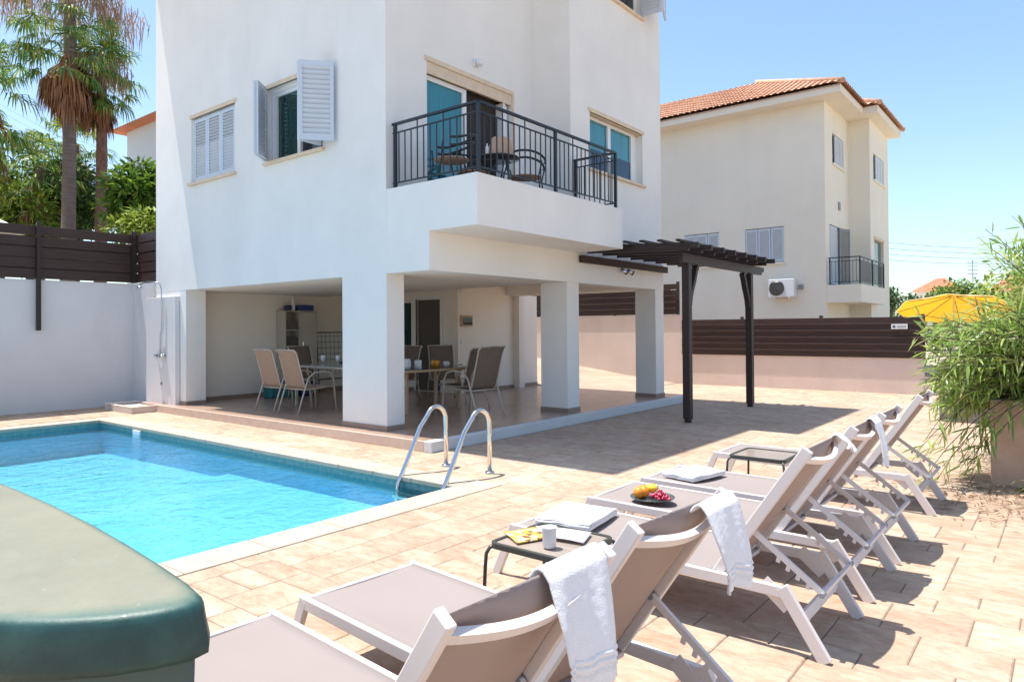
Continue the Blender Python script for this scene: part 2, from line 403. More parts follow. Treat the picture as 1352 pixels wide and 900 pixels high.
pv=MB(); cell=.185
x_start=PX1+.3-cell*100; y_start=PY0-.3-cell*80
nx=int((17.44-x_start)/cell)+1; ny=int((15.2-y_start)/cell)+1
used=set()
def inpool(i,j):
    x=x_start+i*cell; y=y_start+j*cell
    return x+cell>PX0-.3+.02 and x<PX1+.3-.02 and y+cell>PY0-.3+.02 and y<PY1+.3-.02
def free(i,j): return 0<=i<nx and 0<=j<ny and (i,j) not in used and not inpool(i,j)
prng=random.Random(3)
gap=.0025
for j in range(ny):
    for i in range(nx):
        if not free(i,j): continue
        opts=[(2,2),(2,3),(3,2),(1,2),(2,1),(2,2),(2,3),(2,2)]; prng.shuffle(opts)
        for w,h in opts+[(1,1)]:
            if all(free(i+a,j+b) for a in range(w) for b in range(h)): break
        for a in range(w):
            for b in range(h): used.add((i+a,j+b))
        x0=x_start+i*cell+gap; y0=y_start+j*cell+gap; x1=x_start+(i+w)*cell-gap; y1=y_start+(j+h)*cell-gap
        zt=prng.uniform(-.0008,.0008); e=.006
        pv.add([(x0,y0,-.005),(x1,y0,-.005),(x1,y1,-.005),(x0,y1,-.005),(x0+e,y0+e,zt),(x1-e,y0+e,zt),(x1-e,y1-e,zt),(x0+e,y1-e,zt)],
               [(4,5,6,7),(0,1,5,4),(1,2,6,5),(2,3,7,6),(3,0,4,7)])
tag(pv.build('paving',M['paving']),kind='structure')

# sloping drive behind the veranda
dr=MB(); pts=[]
for k in range(9):
    y=8.3+k*1.6; z=.012+max(0,(y-8.6))*.135
    pts+=[(13.47,y,z-.10 if k else z-.02),(17.47,y,z)]
dr.add(pts,[(2*k,2*k+1,2*k+3,2*k+2) for k in range(8)])
tag(dr.build('driveway',mat('drive_concrete',(.40,.31,.23),.85,.2,1.5,.3,25)),kind='structure')

# pool
pool=thing('swimming_pool','rectangular blue mosaic swimming pool with cream stone coping in front of the veranda','pool',(2.7,8.7,0))
WZ=-.11
c=MB(); cw=.3
def slabs(x0,x1,y0,y1,along):
    L=(x1-x0) if along=='x' else (y1-y0); n=max(1,round(L/.6)); 
    for k in range(n):
        a=k*L/n+.003; b=(k+1)*L/n-.003
        if along=='x': c.box(x0+a,x0+b,y0,y1,-.045,.006)
        else: c.box(x0,x1,y0+a,y0+b,-.045,.006)
slabs(PX0-cw,PX1+cw,PY0-cw+.003,PY0+.03,'x'); slabs(PX0-cw,PX1+cw,PY1-.03,PY1+cw-.003,'x')
slabs(PX0-cw+.003,PX0+.03,PY0+.033,PY1-.033,'y'); slabs(PX1-.03,PX1+cw-.003,PY0+.033,PY1-.033,'y')
c.build('coping',M['coping'],pool,bevel=.008)
# basin
bs=MB(); YS=8.75
def wallq(p,q,z0,z1,mi=0): bs.add([(p[0],p[1],z0),(q[0],q[1],z0),(q[0],q[1],z1),(p[0],p[1],z1)],[(0,1,2,3)],mi)
P4=[(PX0,PY0),(PX1,PY0),(PX1,PY1),(PX0,PY1)]
for k in range(4):
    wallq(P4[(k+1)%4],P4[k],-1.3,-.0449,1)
bs.add([(PX0,YS,-.47),(PX1,YS,-.47),(PX1,PY1,-.55),(PX0,PY1,-.55)],[(0,1,2,3)])
bs.add([(PX0,PY0,-.35),(PX1,PY0,-.35),(PX1,YS,-.40),(PX0,YS,-.40)],[(0,1,2,3)])
bs.add([(PX0,YS,-.47),(PX1,YS,-.47),(PX1,YS,-.40),(PX0,YS,-.40)],[(3,2,1,0)])
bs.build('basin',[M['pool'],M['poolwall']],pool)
tb=MB()   # waterline tile band
t=.012
for (x0,x1,y0,y1) in ((PX0+t,PX1-t,PY0,PY0+t),(PX0+t,PX1-t,PY1-t,PY1),(PX0,PX0+t,PY0,PY1),(PX1-t,PX1,PY0,PY1)):
    tb.box(x0,x1,y0,y1,-.19,-.046)
tb.build('waterline_tiles',mat('teal_waterline',(.06,.22,.24),.4,.25,18,col2=(.20,.34,.33)),pool)
sk=MB(); sk.box(PX1-.05,PX1-.014,11.3,11.55,-.17,-.05); sk.build('skimmer',M['pvc'],pool,bevel=.006)
w=MB(); w.add([(PX0,PY0,WZ),(PX1,PY0,WZ),(PX1,PY1,WZ),(PX0,PY1,WZ)],[(0,1,2,3)])
tag(w.build('pool_water',M['water']),kind='structure')

# pool ladder
lad=thing('pool_ladder','stainless steel pool ladder with two curved handrails at the pool corner','ladder',(5.0,5.05,0))
for y in (4.73,5.36):
    pts=[(5.52,y,0),(5.52,y,.42)]
    for k in range(1,10):
        a=R(k*16.5); pts.append((5.37+.15*math.cos(a),y,.50+.17*math.sin(a)))
    pts+=[(5.13,y,.47),(4.93,y,.12),(4.82,y,-.06),(4.80,y,-.2),(4.80,y,-.34)]
    t_=MB(); t_.tube(pts,.0245,12)
    r=t_.build('handrail',M['steel'],lad)
    f=MB(); f.lathe([(.021,.02),(.045,.018),(.05,.006),(.05,.0)],(5.52,y,.004),20); f.build('flange',M['steel'],lad)
for z in (-.17,-.29):
    s_=MB(); s_.box(4.72,4.82,4.75,5.34,z-.012,z+.012); s_.build('step',M['steel'],lad,bevel=.004)

# ------------------------------------------------------------------ walls with openings
def panel(mb, axis, c0, d, u0,u1,z0,z1, holes=(), mi=0):
    """wall in plane axis=c0, outer face at c0, thickness d inwards (signed); holes (u0,u1,z0,z1)"""
    us=sorted({u0,u1,*[h[0] for h in holes],*[h[1] for h in holes]}); zs=sorted({z0,z1,*[h[2] for h in holes],*[h[3] for h in holes]})
    def P(u,z,k):
        cc=c0+(d if k else 0)
        return (cc,u,z) if axis=='x' else (u,cc,z)
    def q(a,b,c_,d_): mb.add([a,b,c_,d_],[(0,1,2,3)],mi)
    for i in range(len(us)-1):
        for j in range(len(zs)-1):
            um=(us[i]+us[i+1])/2; zm=(zs[j]+zs[j+1])/2
            if any(h[0]<um<h[1] and h[2]<zm<h[3] for h in holes): continue
            for k in (0,1): q(P(us[i],zs[j],k),P(us[i+1],zs[j],k),P(us[i+1],zs[j+1],k),P(us[i],zs[j+1],k))
    for (a,b,e,f) in list(holes)+[(u0,u1,z0,z1)]:
        q(P(a,e,0),P(b,e,0),P(b,e,1),P(a,e,1)); q(P(a,f,0),P(b,f,0),P(b,f,1),P(a,f,1))
        q(P(a,e,0),P(a,f,0),P(a,f,1),P(a,e,1)); q(P(b,e,0),P(b,f,0),P(b,f,1),P(b,e,1))

FX=6.28
house=thing('villa','large white villa raised on square pillars over a shaded veranda','house',(6.28,7.2,0))
w1=(11.04,12.54,4.20,5.38); w2=(8.60,10.08,4.20,5.38)
dr_=(7.06,9.02,3.41,5.38); bw=(10.20,12.10,4.26,5.24); tw=(10.75,12.08,7.50,8.6)
wm=MB(); T=.22; HT=9.0
panel(wm,'x',FX,T,7.2,13.95,2.262,HT,[w1,w2])
panel(wm,'y',7.2,T,FX+T,9.6,2.262,HT,[dr_])
panel(wm,'x',9.6,T,6.42,7.2,2.765,HT)
panel(wm,'y',6.42,T,9.6+T,12.86,2.765,HT,[bw,tw])
panel(wm,'x',12.86,-T,6.42+T,13.95,2.262,HT)
panel(wm,'y',13.95,-T,FX+T,12.86-T,2.262,HT)
wm.box(FX+.01,12.5,13.6,13.9,0,2.26)   # rear ground wall
wm.build('wall',M['plaster'],house)
# roof
rf=MB(); rf.box(5.50,13.12,6.13,14.15,HT,HT+.2); rf.box(9.4,13.12,5.45,6.13,HT,HT+.2)
rf.build('roof',M['plaster'],house)
# upper floors / veranda ceiling
ce=MB(); ce.box(FX+.02,9.66,6.7,13.9,2.264,2.5); ce.box(9.66,12.6,6.7,13.9,2.5,2.7)
ce.build('ceiling',M['inner'],house)
bm=MB(); bm.box(6.283,12.86,6.38,6.70,2.262,2.765)
bm.box(6.283,6.6,6.70,7.2,2.262,2.765)
bm.build('front_beam',M['plaster'],house)
bb=MB(); bb.box(12.5,12.8,6.7,13.9,2.28,2.5); bb.box(10.95,12.49,10.17,10.45,2.3,2.499); bb.build('ceiling_beam',M['inner'],house)
# pillars
def pillar(x0,x1,y0,y1,inner=False):
    p=MB(); p.box(x0,x1,y0,y1,.13,2.262); o=p.build('pillar',M['plaster'],house)
    s_=MB(); s_.box(x0-.012,x1+.012,y0-.012,y1+.012,.131,.20); s_.build('skirting',M['skirt'],o)
pillar(6.282,6.60,7.202,8.15); pillar(9.43,9.78,6.40,6.93); pillar(12.51,12.858,6.384,6.83); pillar(6.282,6.66,12.76,13.948)
# inner walls
iw=MB()
iw.box(6.67,10.9,13.3,13.5,.13,2.5)
panel(iw,'x',10.9,.2,10.215,13.3,.13,2.5,[(10.75,11.5,.132,2.18),(11.62,12.5,1.05,2.16)])
iw.box(10.885,12.93,10.2,10.4,.13,2.498)
iw.box(12.78,12.98,10.02,10.2,.13,2.4)
iw.box(12.98,13.75,10.23,10.43,.0,2.3)
iw.build('veranda_wall',M['inner'],house)
sk=MB(); sk.box(6.67,10.88,13.285,13.3,.131,.20); sk.box(11.1,12.77,10.185,10.2,.131,.20); sk.box(12.99,13.75,10.215,10.23,.131,.20); sk.box(10.885,10.9,11.5,13.28,.131,.2)
sk.build('wall_skirting',M['skirt'],house)
db=MB(); db.box(10.95,10.98,10.74,11.48,.14,2.16); d_o=db.build('back_door',M['door'],house)
dh=MB(); dh.box(10.93,10.95,11.38,11.42,1.1,1.25); dh.build('handle',M['steel'],d_o)
df=MB(); df.box(10.88,10.94,11.5,11.56,.14,2.2); df.box(10.88,10.94,10.66,10.72,.14,2.2); df.box(10.88,10.94,10.72,11.5,2.181,2.24); df.build('door_frame',M['pvc'],d_o)
vw=MB(); vw.box(10.96,10.98,11.66,12.46,1.09,2.12); vo=vw.build('veranda_window',M['glass_green'],house)
vf=MB()
for a in ((11.62,11.67,1.05,2.16),(12.45,12.5,1.05,2.16),(11.67,12.45,1.05,1.1),(11.67,12.45,2.11,2.16)): vf.box(10.91,10.97,*a)
vf.build('window_frame',M['pvc'],vo)
fb=MB(); fb.box(10.96,11.30,10.14,10.199,1.56,1.80); fo=fb.build('meter_box',mat('meter_box_brown',(.50,.33,.20),.5,.1,4),house,bevel=.006)
fb2=MB(); fb2.box(10.99,11.27,10.13,10.139,1.60,1.76); fb2.build('window',M['dark_glass'],fo)
sw=MB(); sw.box(10.98,11.06,10.18,10.199,1.18,1.28); sw.build('light_switch',M['pvc'],house,bevel=.004)
# veranda floor
sl=MB(); sl.box(6.02,13.43,6.20,14.0,-.1,.13); sl.build('veranda_floor',M['tile_floor'],house)
ns=MB(); ns.box(5.99,6.019,6.20,13.3,.0,.133); ns.build('step_riser',mat('pink_tile_riser',(.58,.42,.33),.6,.12,7,col2=(.66,.52,.42)),house,bevel=.006)
kb=MB(); kb.box(5.99,13.46,6.06,6.199,.0,.134); kb.build('white_kerb',mat('white_kerb_paint',(.66,.66,.66),.6,.06,4),house,bevel=.008)

# lamp
def bulkhead(x,y,z,axis):
    m=MB()
    m.box(x-.05,x+.05,y-.03,y,z-.07,z+.05); o=m.build('wall_lamp',M['pvc'],house,bevel=.01)
    q=MB(); q.sphere((x,y-.09,z-.02),.065,14,sc=(1,.9,.9)); q.build('lamp_globe',M['ceramic'],o)
    return o
bulkhead(8.12,7.199,5.66,'y')
l=MB(); l.box(11.05,11.17,6.34,6.378,2.50,2.60); lo=l.build('spotlight',M['pvc'],house,bevel=.01)
for dx in (-.02,.2):
    q=MB(); q.tube([(11.1+dx,6.33,2.56),(11.12+dx,6.22,2.50)],[.03,.05],12); q.build('lamp_head',M['steel'],lo)

# windows of the villa
def shutter_leaf(mb, p, q, z0,z1, th=.035, n=16, slots=2.0):
    """louvred leaf in a vertical plane from p to q (xy)"""
    p=Vector((*p,0)); q=Vector((*q,0)); d=(q-p).normalized(); nrm=Vector((-d.y,d.x,0)); L=(q-p).length
    def B(a0,a1,za,zb,t0,t1):
        vs=[]
        for z in (za,zb):
            for (a,t_) in ((a0,t0),(a1,t0),(a1,t1),(a0,t1)):
                v=p+d*a+nrm*t_; vs.append((v.x,v.y,z))
        mb.add(vs,[(3,2,1,0),(4,5,6,7),(0,1,5,4),(1,2,6,5),(2,3,7,6),(3,0,4,7)])
    s=.055
    B(0,s,z0,z1,-th/2,th/2); B(L-s,L,z0,z1,-th/2,th/2); B(s,L-s,z0,z0+.09,-th/2,th/2); B(s,L-s,z1-.07,z1,-th/2,th/2)
    h=(z1-.07-z0-.09)/n
    for k in range(n):
        za=z0+.09+k*h
        vs=[]
        sh_=.50 if k>n*slots else .80
        for (zz,t_) in ((za+.1*h,th*.42),(za+.22*h,th*.42),(za+(.22+sh_)*h,-th*.42),(za+(.1+sh_)*h,-th*.42)):
            for a in (s,L-s):
                v=p+d*a+nrm*t_; vs.append((v.x,v.y,zz))
        mb.add(vs,[(0,1,3,2),(2,3,5,4),(4,5,7,6),(6,7,1,0),(0,2,4,6),(1,7,5,3)])
def trim_sill(mb,axis,c0,u0,u1,z,proj=.06,h=.05):
    if axis=='x': mb.box(c0-proj,c0+.12,u0-.05,u1+.05,z-h,z)
    else: mb.box(u0-.05,u1+.05,c0-proj,c0+.12,z-h,z)


def window_part(name,mb,mats,**k): return mb.build(name,mats,house,**k)
# closed shutter window
m=MB()
for k in range(3):
    a=w1[1]-.04-k*.473; b=a-.466
    shutter_leaf(m,(FX+.05,a),(FX+.05,b),w1[2]+.012,w1[3]-.02,n=18,slots=.55)
wo=m.build('shuttered_window',M['shutter'],house); tag(wo,'window closed by three louvred shutters')
m=MB(); m.box(FX+.03,FX+.10,w1[0]+.001,w1[0]+.03,w1[2],w1[3]); m.box(FX+.03,FX+.10,w1[1]-.03,w1[1]-.001,w1[2],w1[3]); m.build('window_frame',M['pvc'],wo)
m=MB(); m.box(FX+.12,FX+.14,w1[0]+.001,w1[1]-.001,w1[2]+.001,w1[3]-.001); m.build('pane',M['dark_glass'],wo)
m=MB(); trim_sill(m,'x',FX,w1[0],w1[1],w1[2]); m.build('sill',M['stone_trim'],wo,bevel=.006)
m=MB(); m.box(FX-.015,FX+.03,w1[0]-.05,w1[1]+.05,w1[3],w1[3]+.07); m.build('lintel_trim',M['stone_trim'],wo,bevel=.006)
# open window
m=MB(); m.box(FX+.13,FX+.14,w2[0]+.78,w2[1]-.14,w2[2]+.06,w2[3]-.10); wo=m.build('open_window',M['glass_green'],house); tag(wo,'window with its louvred shutters folded open')
m=MB()
for a in ((w2[0]+.001,w2[0]+.05,w2[2],w2[3]),(w2[1]-.06,w2[1]-.001,w2[2],w2[3]),(w2[0]+.05,w2[1]-.06,w2[3]-.06,w2[3]-.001),(w2[0]+.05,w2[1]-.06,w2[2]+.001,w2[2]+.05)): m.box(FX+.08,FX+.16,*a)
for a in ((w2[1]-.14,w2[1]-.06,w2[2]+.05,w2[3]-.06),(w2[0]+.70,w2[0]+.78,w2[2]+.05,w2[3]-.06)): m.box(FX+.10,FX+.15,*a)
m.box(FX+.10,FX+.15,w2[0]+.78,w2[1]-.14,w2[3]-.12,w2[3]-.061)
m.build('window_frame',M['pvc'],wo)
m=MB(); m.box(FX+.145,FX+.155,w2[0]+.05,w2[0]+.70,w2[2]+.05,w2[3]-.06); m.build('pane',M['dark_glass'],wo)
m=MB(); trim_sill(m,'x',FX,w2[0],w2[1],w2[2]); m.build('sill',M['stone_trim'],wo,bevel=.006)
m=MB(); m.box(FX-.015,FX+.03,w2[0]-.05,w2[1]+.05,w2[3],w2[3]+.07); m.build('lintel_trim',M['stone_trim'],wo,bevel=.006)
for pq in (((FX-.02,8.62),(5.86,8.60)),((5.85,8.57),(6.22,8.25)),((FX-.02,10.10),(5.90,9.80)),((5.92,9.76),(6.22,9.99))):
    m=MB(); shutter_leaf(m,*pq,w2[2]+.03,w2[3]-.01,n=14); m.build('shutter',M['shutter'],wo)
# bay window
m=MB(); m.box(bw[0]+.05,bw[1]-.22,6.575,6.585,bw[2]+.05,bw[3]-.05); wo=m.build('bay_window',M['glass_teal'],house); tag(wo,'two pane sliding window with teal glass')
m=MB()
for a in ((bw[0]+.001,bw[0]+.05),(bw[0]+.80,bw[0]+.90),(bw[1]-.24,bw[1]-.17)): m.box(a[0],a[1],6.54,6.60,bw[2],bw[3])
m.box(bw[0]+.05,bw[1]-.24,6.541,6.599,bw[3]-.06,bw[3]-.001); m.box(bw[0]+.05,bw[1]-.24,6.541,6.599,bw[2]+.001,bw[2]+.05)
m.build('window_frame',M['pvc'],wo)
m=MB(); m.box(bw[0]+.05,bw[0]+.80,6.565,6.574,bw[2]+.05,bw[2]+.42); m.box(bw[0]+.9,bw[1]-.24,6.565,6.574,bw[2]+.05,bw[2]+.42); m.build('lower_reflection',mat('navy_reflection',(.01,.035,.08),.05,.2,3,spec=.6),wo)  # painted reflection: dark blue strips over the lower part of both panes
m=MB(); m.box(bw[1]-.17,bw[1]-.001,6.56,6.60,bw[2],bw[3]); m.build('side_panel',M['plaster'],wo)
m=MB(); trim_sill(m,'y',6.42,bw[0],bw[1],bw[2]); m.build('sill',M['stone_trim'],wo,bevel=.005)
m=MB(); m.box(bw[0]-.05,bw[1]+.05,6.405,6.44,bw[3],bw[3]+.07); m.box(bw[0]+.001,bw[1]-.001,6.44,6.54,bw[3]-.015,bw[3]-.001); m.build('lintel_trim',M['stone_trim'],wo)
# top floor window
m=MB(); m.box(tw[0]+.05,tw[1]-.05,6.56,6.57,tw[2]+.05,tw[3]-.05); wo=m.build('top_window',M['dark_glass'],house)
m=MB()
for a in ((tw[0]+.001,tw[0]+.05),(tw[0]+.62,tw[0]+.70),(tw[1]-.05,tw[1]-.001)): m.box(a[0],a[1],6.54,6.60,tw[2],tw[3])
m.build('window_frame',M['pvc'],wo)
m=MB(); trim_sill(m,'y',6.42,tw[0],tw[1],tw[2]); m.build('sill',M['stone_trim'],wo,bevel=.006)
for pq in (((12.07,6.40),(12.09,5.98)),((12.12,5.97),(12.52,6.12))):
    m=MB(); shutter_leaf(m,*pq,tw[2]+.02,tw[3]-.02,n=14); m.build('shutter',M['shutter'],wo)
# balcony door
m=MB(); m.box(dr_[0]+.06,dr_[0]+.83,7.30,7.31,dr_[2]+.06,dr_[3]-.24); wo=m.build('balcony_door',M['glass_teal'],house); tag(wo,'sliding balcony door with teal glass')
m=MB()
for a in ((dr_[0]+.001,dr_[0]+.06),(dr_[0]+.83,dr_[0]+.92)): m.box(a[0],a[1],7.27,7.34,dr_[2],dr_[3]-.17)
m.box(dr_[0]+.06,dr_[0]+.83,7.271,7.339,dr_[3]-.24,dr_[3]-.17); m.box(dr_[0]+.06,dr_[0]+.83,7.271,7.339,dr_[2]+.001,dr_[2]+.06)
for k in range(3): m.box(dr_[1]-.20+k*.065,dr_[1]-.16+k*.065,7.22+.03*k,7.38,dr_[2],dr_[3]-.17)
m.build('door_frame',M['pvc'],wo)
m=MB(); m.box(dr_[0]+.86,dr_[1]-.17,7.395,7.405,dr_[2],dr_[3]); m.build('dark_opening',M['dark_opening'],wo)  # dark sheet painted in for the unlit room behind the open half
m=MB()
for k in range(4): m.box(dr_[0]-.0+.001,dr_[1]-.001,7.205+k*.035,7.23+k*.035,dr_[3]-.17+k*.012,dr_[3]-.001-k*.03)
m.box(dr_[0]-.05,dr_[1]+.05,7.183,7.204,dr_[3],dr_[3]+.07); m.box(dr_[1],dr_[1]+.05,7.183,7.204,dr_[2],dr_[3])
m.build('door_trim',M['stone_trim'],wo,bevel=.004)

# balcony
BX0,BX1,BY=6.283,9.79,5.56
m=MB(); m.box(BX0,BX1,BY,7.199,2.7655,3.33); m.box(BX0,BX1,BY,BY+.14,3.33,3.40); m.box(BX0,BX0+.14,BY+.14,7.199,3.33,3.40)
bal=m.build('balcony',M['plaster'],house)
m=MB(); m.box(BX0+.141,BX1-.001,BY+.141,7.198,3.331,3.345); m.build('balcony_floor',M['tile_floor'],bal)
rail=MB(); rz0,rz1=3.40,4.31; ry=BY+.06; rx=BX0+.10
def railing(mb,p,q,z0=rz0,z1=rz1,n=10,posts=(0,1),top=True):
    p=Vector((*p,0)); q=Vector((*q,0))
    mb.bar(p+Vector((0,0,z1-.02)),q+Vector((0,0,z1-.02)),.045,.03)
    mb.bar(p+Vector((0,0,z1-.14)),q+Vector((0,0,z1-.14)),.018,.018)
    mb.bar(p+Vector((0,0,z0+.09)),q+Vector((0,0,z0+.09)),.018,.018)
    for k in range(1,n):
        t_=k/n; v=p.lerp(q,t_)
        mb.bar(v+Vector((0,0,z0+.09)),v+Vector((0,0,z1-.14 if k%4 else z1-.03)),.013,.013,(1,0,0))
    for t_ in posts:
        v=p.lerp(q,t_); mb.box(v.x-.02,v.x+.02,v.y-.02,v.y+.02,z0-.04,z1-.03)
railing(rail,(rx,7.17),(rx,ry),n=13,posts=(.03,1))
railing(rail,(rx,ry),(8.02,ry),n=14,posts=(1,))
railing(rail,(8.02,ry),(9.68,ry),n=15,posts=(1,))
railing(rail,(9.68,ry),(9.68,6.40),n=8,posts=(.97,))
rail.build('balcony_railing',M['black_iron'],bal)

# ------------------------------------------------------------------ pergola
pg=thing('pergola','dark brown timber pergola on two posts attached to the villa corner','pergola',(11.7,4.74,0))
for x in (10.37,13.13):
    m=MB(); m.box(x-.06,x+.06,4.68,4.80,.06,2.52); m.box(x-.045,x+.045,4.695,4.785,.0,.06)
    m.build('post',M['wood'],pg,bevel=.006)
    s=1 if x<11 else -1
    m=MB(); P_=[(x+s*.06,4.74,1.86),(x+s*.10,4.74,2.02),(x+s*.17,4.74,2.16),(x+s*.22,4.74,2.24),(x+s*.30,4.74,2.42),(x+s*.36,4.74,2.50)]
    for a,b in zip(P_,P_[1:]): m.bar(a,b,.07,.09,(0,1,0))
    m.build('curved_brace',M['wood'],pg)
m=MB(); m.bar((10.15,4.74,2.60),(13.75,4.74,2.60),.07,.15); m.bar((13.75,4.74,2.615),(13.87,4.74,2.64),.068,.09); m.build('front_beam',M['wood'],pg,bevel=.005)
m=MB(); m.bar((9.75,6.33,2.66),(12.9,6.33,2.66),.07,.12); m.build('wall_plate',M['woodH'],pg,bevel=.005)
for k in range(8):
    x=9.98+k*.497
    m=MB(); z_w=2.83; z_f=2.725
    ywall=6.34 if x<12.6 else 6.34
    m.bar((x,ywall,z_w),(x,4.52,z_f+.02),.055,.13); m.bar((x,4.52,z_f+.035),(x,4.36,z_f+.03),.053,.085)
    m.build('rafter',M['wood'],pg,bevel=.004)
for k in range(6):
    y=4.62+k*.31; z=2.80+(y-4.45)*.055
    m=MB(); m.bar((9.8,y,z+.025),(13.72,y,z+.025),.07,.03); m.build('batten',M['wood'],pg)

# ------------------------------------------------------------------ boundary walls and fences
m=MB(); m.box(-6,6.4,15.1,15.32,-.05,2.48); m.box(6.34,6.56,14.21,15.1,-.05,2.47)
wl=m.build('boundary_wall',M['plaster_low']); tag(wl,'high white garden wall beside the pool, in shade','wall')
def fence(name,label,axis,c0,u0,u1,z0,z1,n,posts,front,group=None,drop=None,gapf=.12):
    t_=thing(name,label,'fence',(c0,u0,z0) if axis=='x' else (u0,c0,z0),group)
    b=MB(); h=(z1-z0)/n
    for k in range(n):
        za=z0+k*h+h*gapf*.5; zb=z0+(k+1)*h-h*gapf*.5; w=rnd.uniform(-.004,.004)
        if axis=='x': b.box(c0-.014+w,c0+.014+w,u0,u1,za,zb)
        else: b.box(u0,u1,c0-.014+w,c0+.014+w,za,zb)
    for k in range(n-1):
        za=z0+(k+1)*h-h*.16; zb=za+h*.32
        q0=u0+.05 if k!=n-2 else u0+(u1-u0)*.02; q1=u1-.05
        if axis=='x': b.box(c0-front*.030-.01,c0-front*.030+.01,q0,q1,za,zb)
        elif k!=n-2: b.box(q0,q1,c0-front*.030-.01,c0-front*.030+.01,za,zb-(.30*h*.32 if k%2 else 0))
    b.build('boards',M['woodH'],t_,bevel=.003)
    for u in posts:
        p=MB(); zz=drop.get(u,z0) if drop else z0
        if axis=='x': p.box(c0+front*.015,c0+front*.08,u-.035,u+.035,zz,z1+.05)
        else: p.box(u-.035,u+.035,c0+front*.015,c0+front*.08,zz,z1+.05)
        p.build('post',M['wood'],t_,bevel=.004)
    return t_
fence('board_fence','dark board fence on top of the white wall beside the pool','y',15.08,-6,6.36,2.49,3.5,5,(-4.2,-1.5,1.4,4.62,6.3),-1,drop={4.62:1.53})
fence('board_fence','short dark board fence return between the pool fence and the villa corner','x',6.36,14.05,15.04,2.49,3.5,5,(14.98,),-1)
m=MB(); m.box(17.45,17.67,2.50,8.12,-.05,.80); m.box(17.45,17.67,8.12,20,-.05,1.86)
m.build('boundary_wall',M['pinkwall']).name='boundary_wall'
o=[x for x in COL.objects if x.name.startswith('boundary_wall')][-1]; tag(o,'low pink rendered wall along the far side of the terrace','wall')
fence('board_fence','long low dark board fence on the pink wall in front of the cream house','x',17.44,2.45,8.12,.79,1.72,6,(2.5,4.6,6.5,8.05),1)
fence('board_fence','higher dark board fence on the pink wall seen behind the veranda pillars','x',17.44,8.2,19.8,1.86,2.70,5,(8.25,10.2,12.2,14.2),1)
m=MB(); m.box(17.385,17.40,2.78,3.10,1.44,1.555); so=m.build('fence_sign',M['pvc']); tag(so,'small white rectangular sign on the dark fence at its right end','sign')
m=MB(); m.box(17.378,17.384,3.02,3.07,1.475,1.52); m.build('sign_mark',M['navy'],so); 
m=MB()
for k in range(2): m.box(17.378,17.384,2.81,2.99,1.485+k*.022,1.493+k*.022)
m.build('sign_text',M['grey'],so)
# low wall behind the bush
m=MB(); m.box(12.8,13.1,-3,1.62,-.02,.93); o=m.build('garden_wall',mat('grey_low_wall',(.20,.18,.165),.85,.12,2,.3,20)); tag(o,'low grey garden wall half hidden behind the narrow leaved bush','wall')

# shower
sh=thing('outdoor_shower','outdoor shower panel with a thin chrome pipe by the pool wall','shower',(6.2,13.6,0))
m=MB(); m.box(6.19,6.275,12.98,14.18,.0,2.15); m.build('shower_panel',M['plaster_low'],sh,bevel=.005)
m=MB(); m.tube([(6.16,13.52,1.02),(6.16,13.52,1.42),(6.155,13.45,1.55),(6.155,13.45,2.3),(6.14,13.5,2.42),(6.05,13.8,2.46),(6.0,14.0,2.40)],.011,8); m.build('shower_pipe',M['chrome'],sh)
m=MB(); m.lathe([(.012,.05),(.05,.02),(.055,0),(0,0)],(6.0,14.02,2.33),16); m.build('shower_head',M['chrome'],sh)
m=MB(); m.tube([(6.15,13.38,1.04),(6.15,13.66,1.04)],.022,12); m.tube([(6.18,13.52,1.04),(6.1,13.52,1.0)],.02,10)
m.sphere((6.15,13.36,1.04),.035,10); m.sphere((6.15,13.68,1.04),.035,10); m.build('mixer_tap',M['chrome'],sh)
m=MB(); m.box(6.18,6.189,13.5,13.56,.48,.53); m.build('outlet_plate',M['grey'],sh)
m=MB(); m.box(5.56,6.18,13.31,14.5,.0,.09); m.box(5.56,6.18,13.31,13.37,.09,.125); m.box(5.56,6.18,14.44,14.5,.09,.125); m.box(5.56,5.62,13.37,14.44,.09,.125); m.box(6.12,6.18,13.37,14.44,.09,.125)
m.build('shower_tray',mat('tray_stone',(.62,.52,.46),.7,.08,4),sh,bevel=.006)

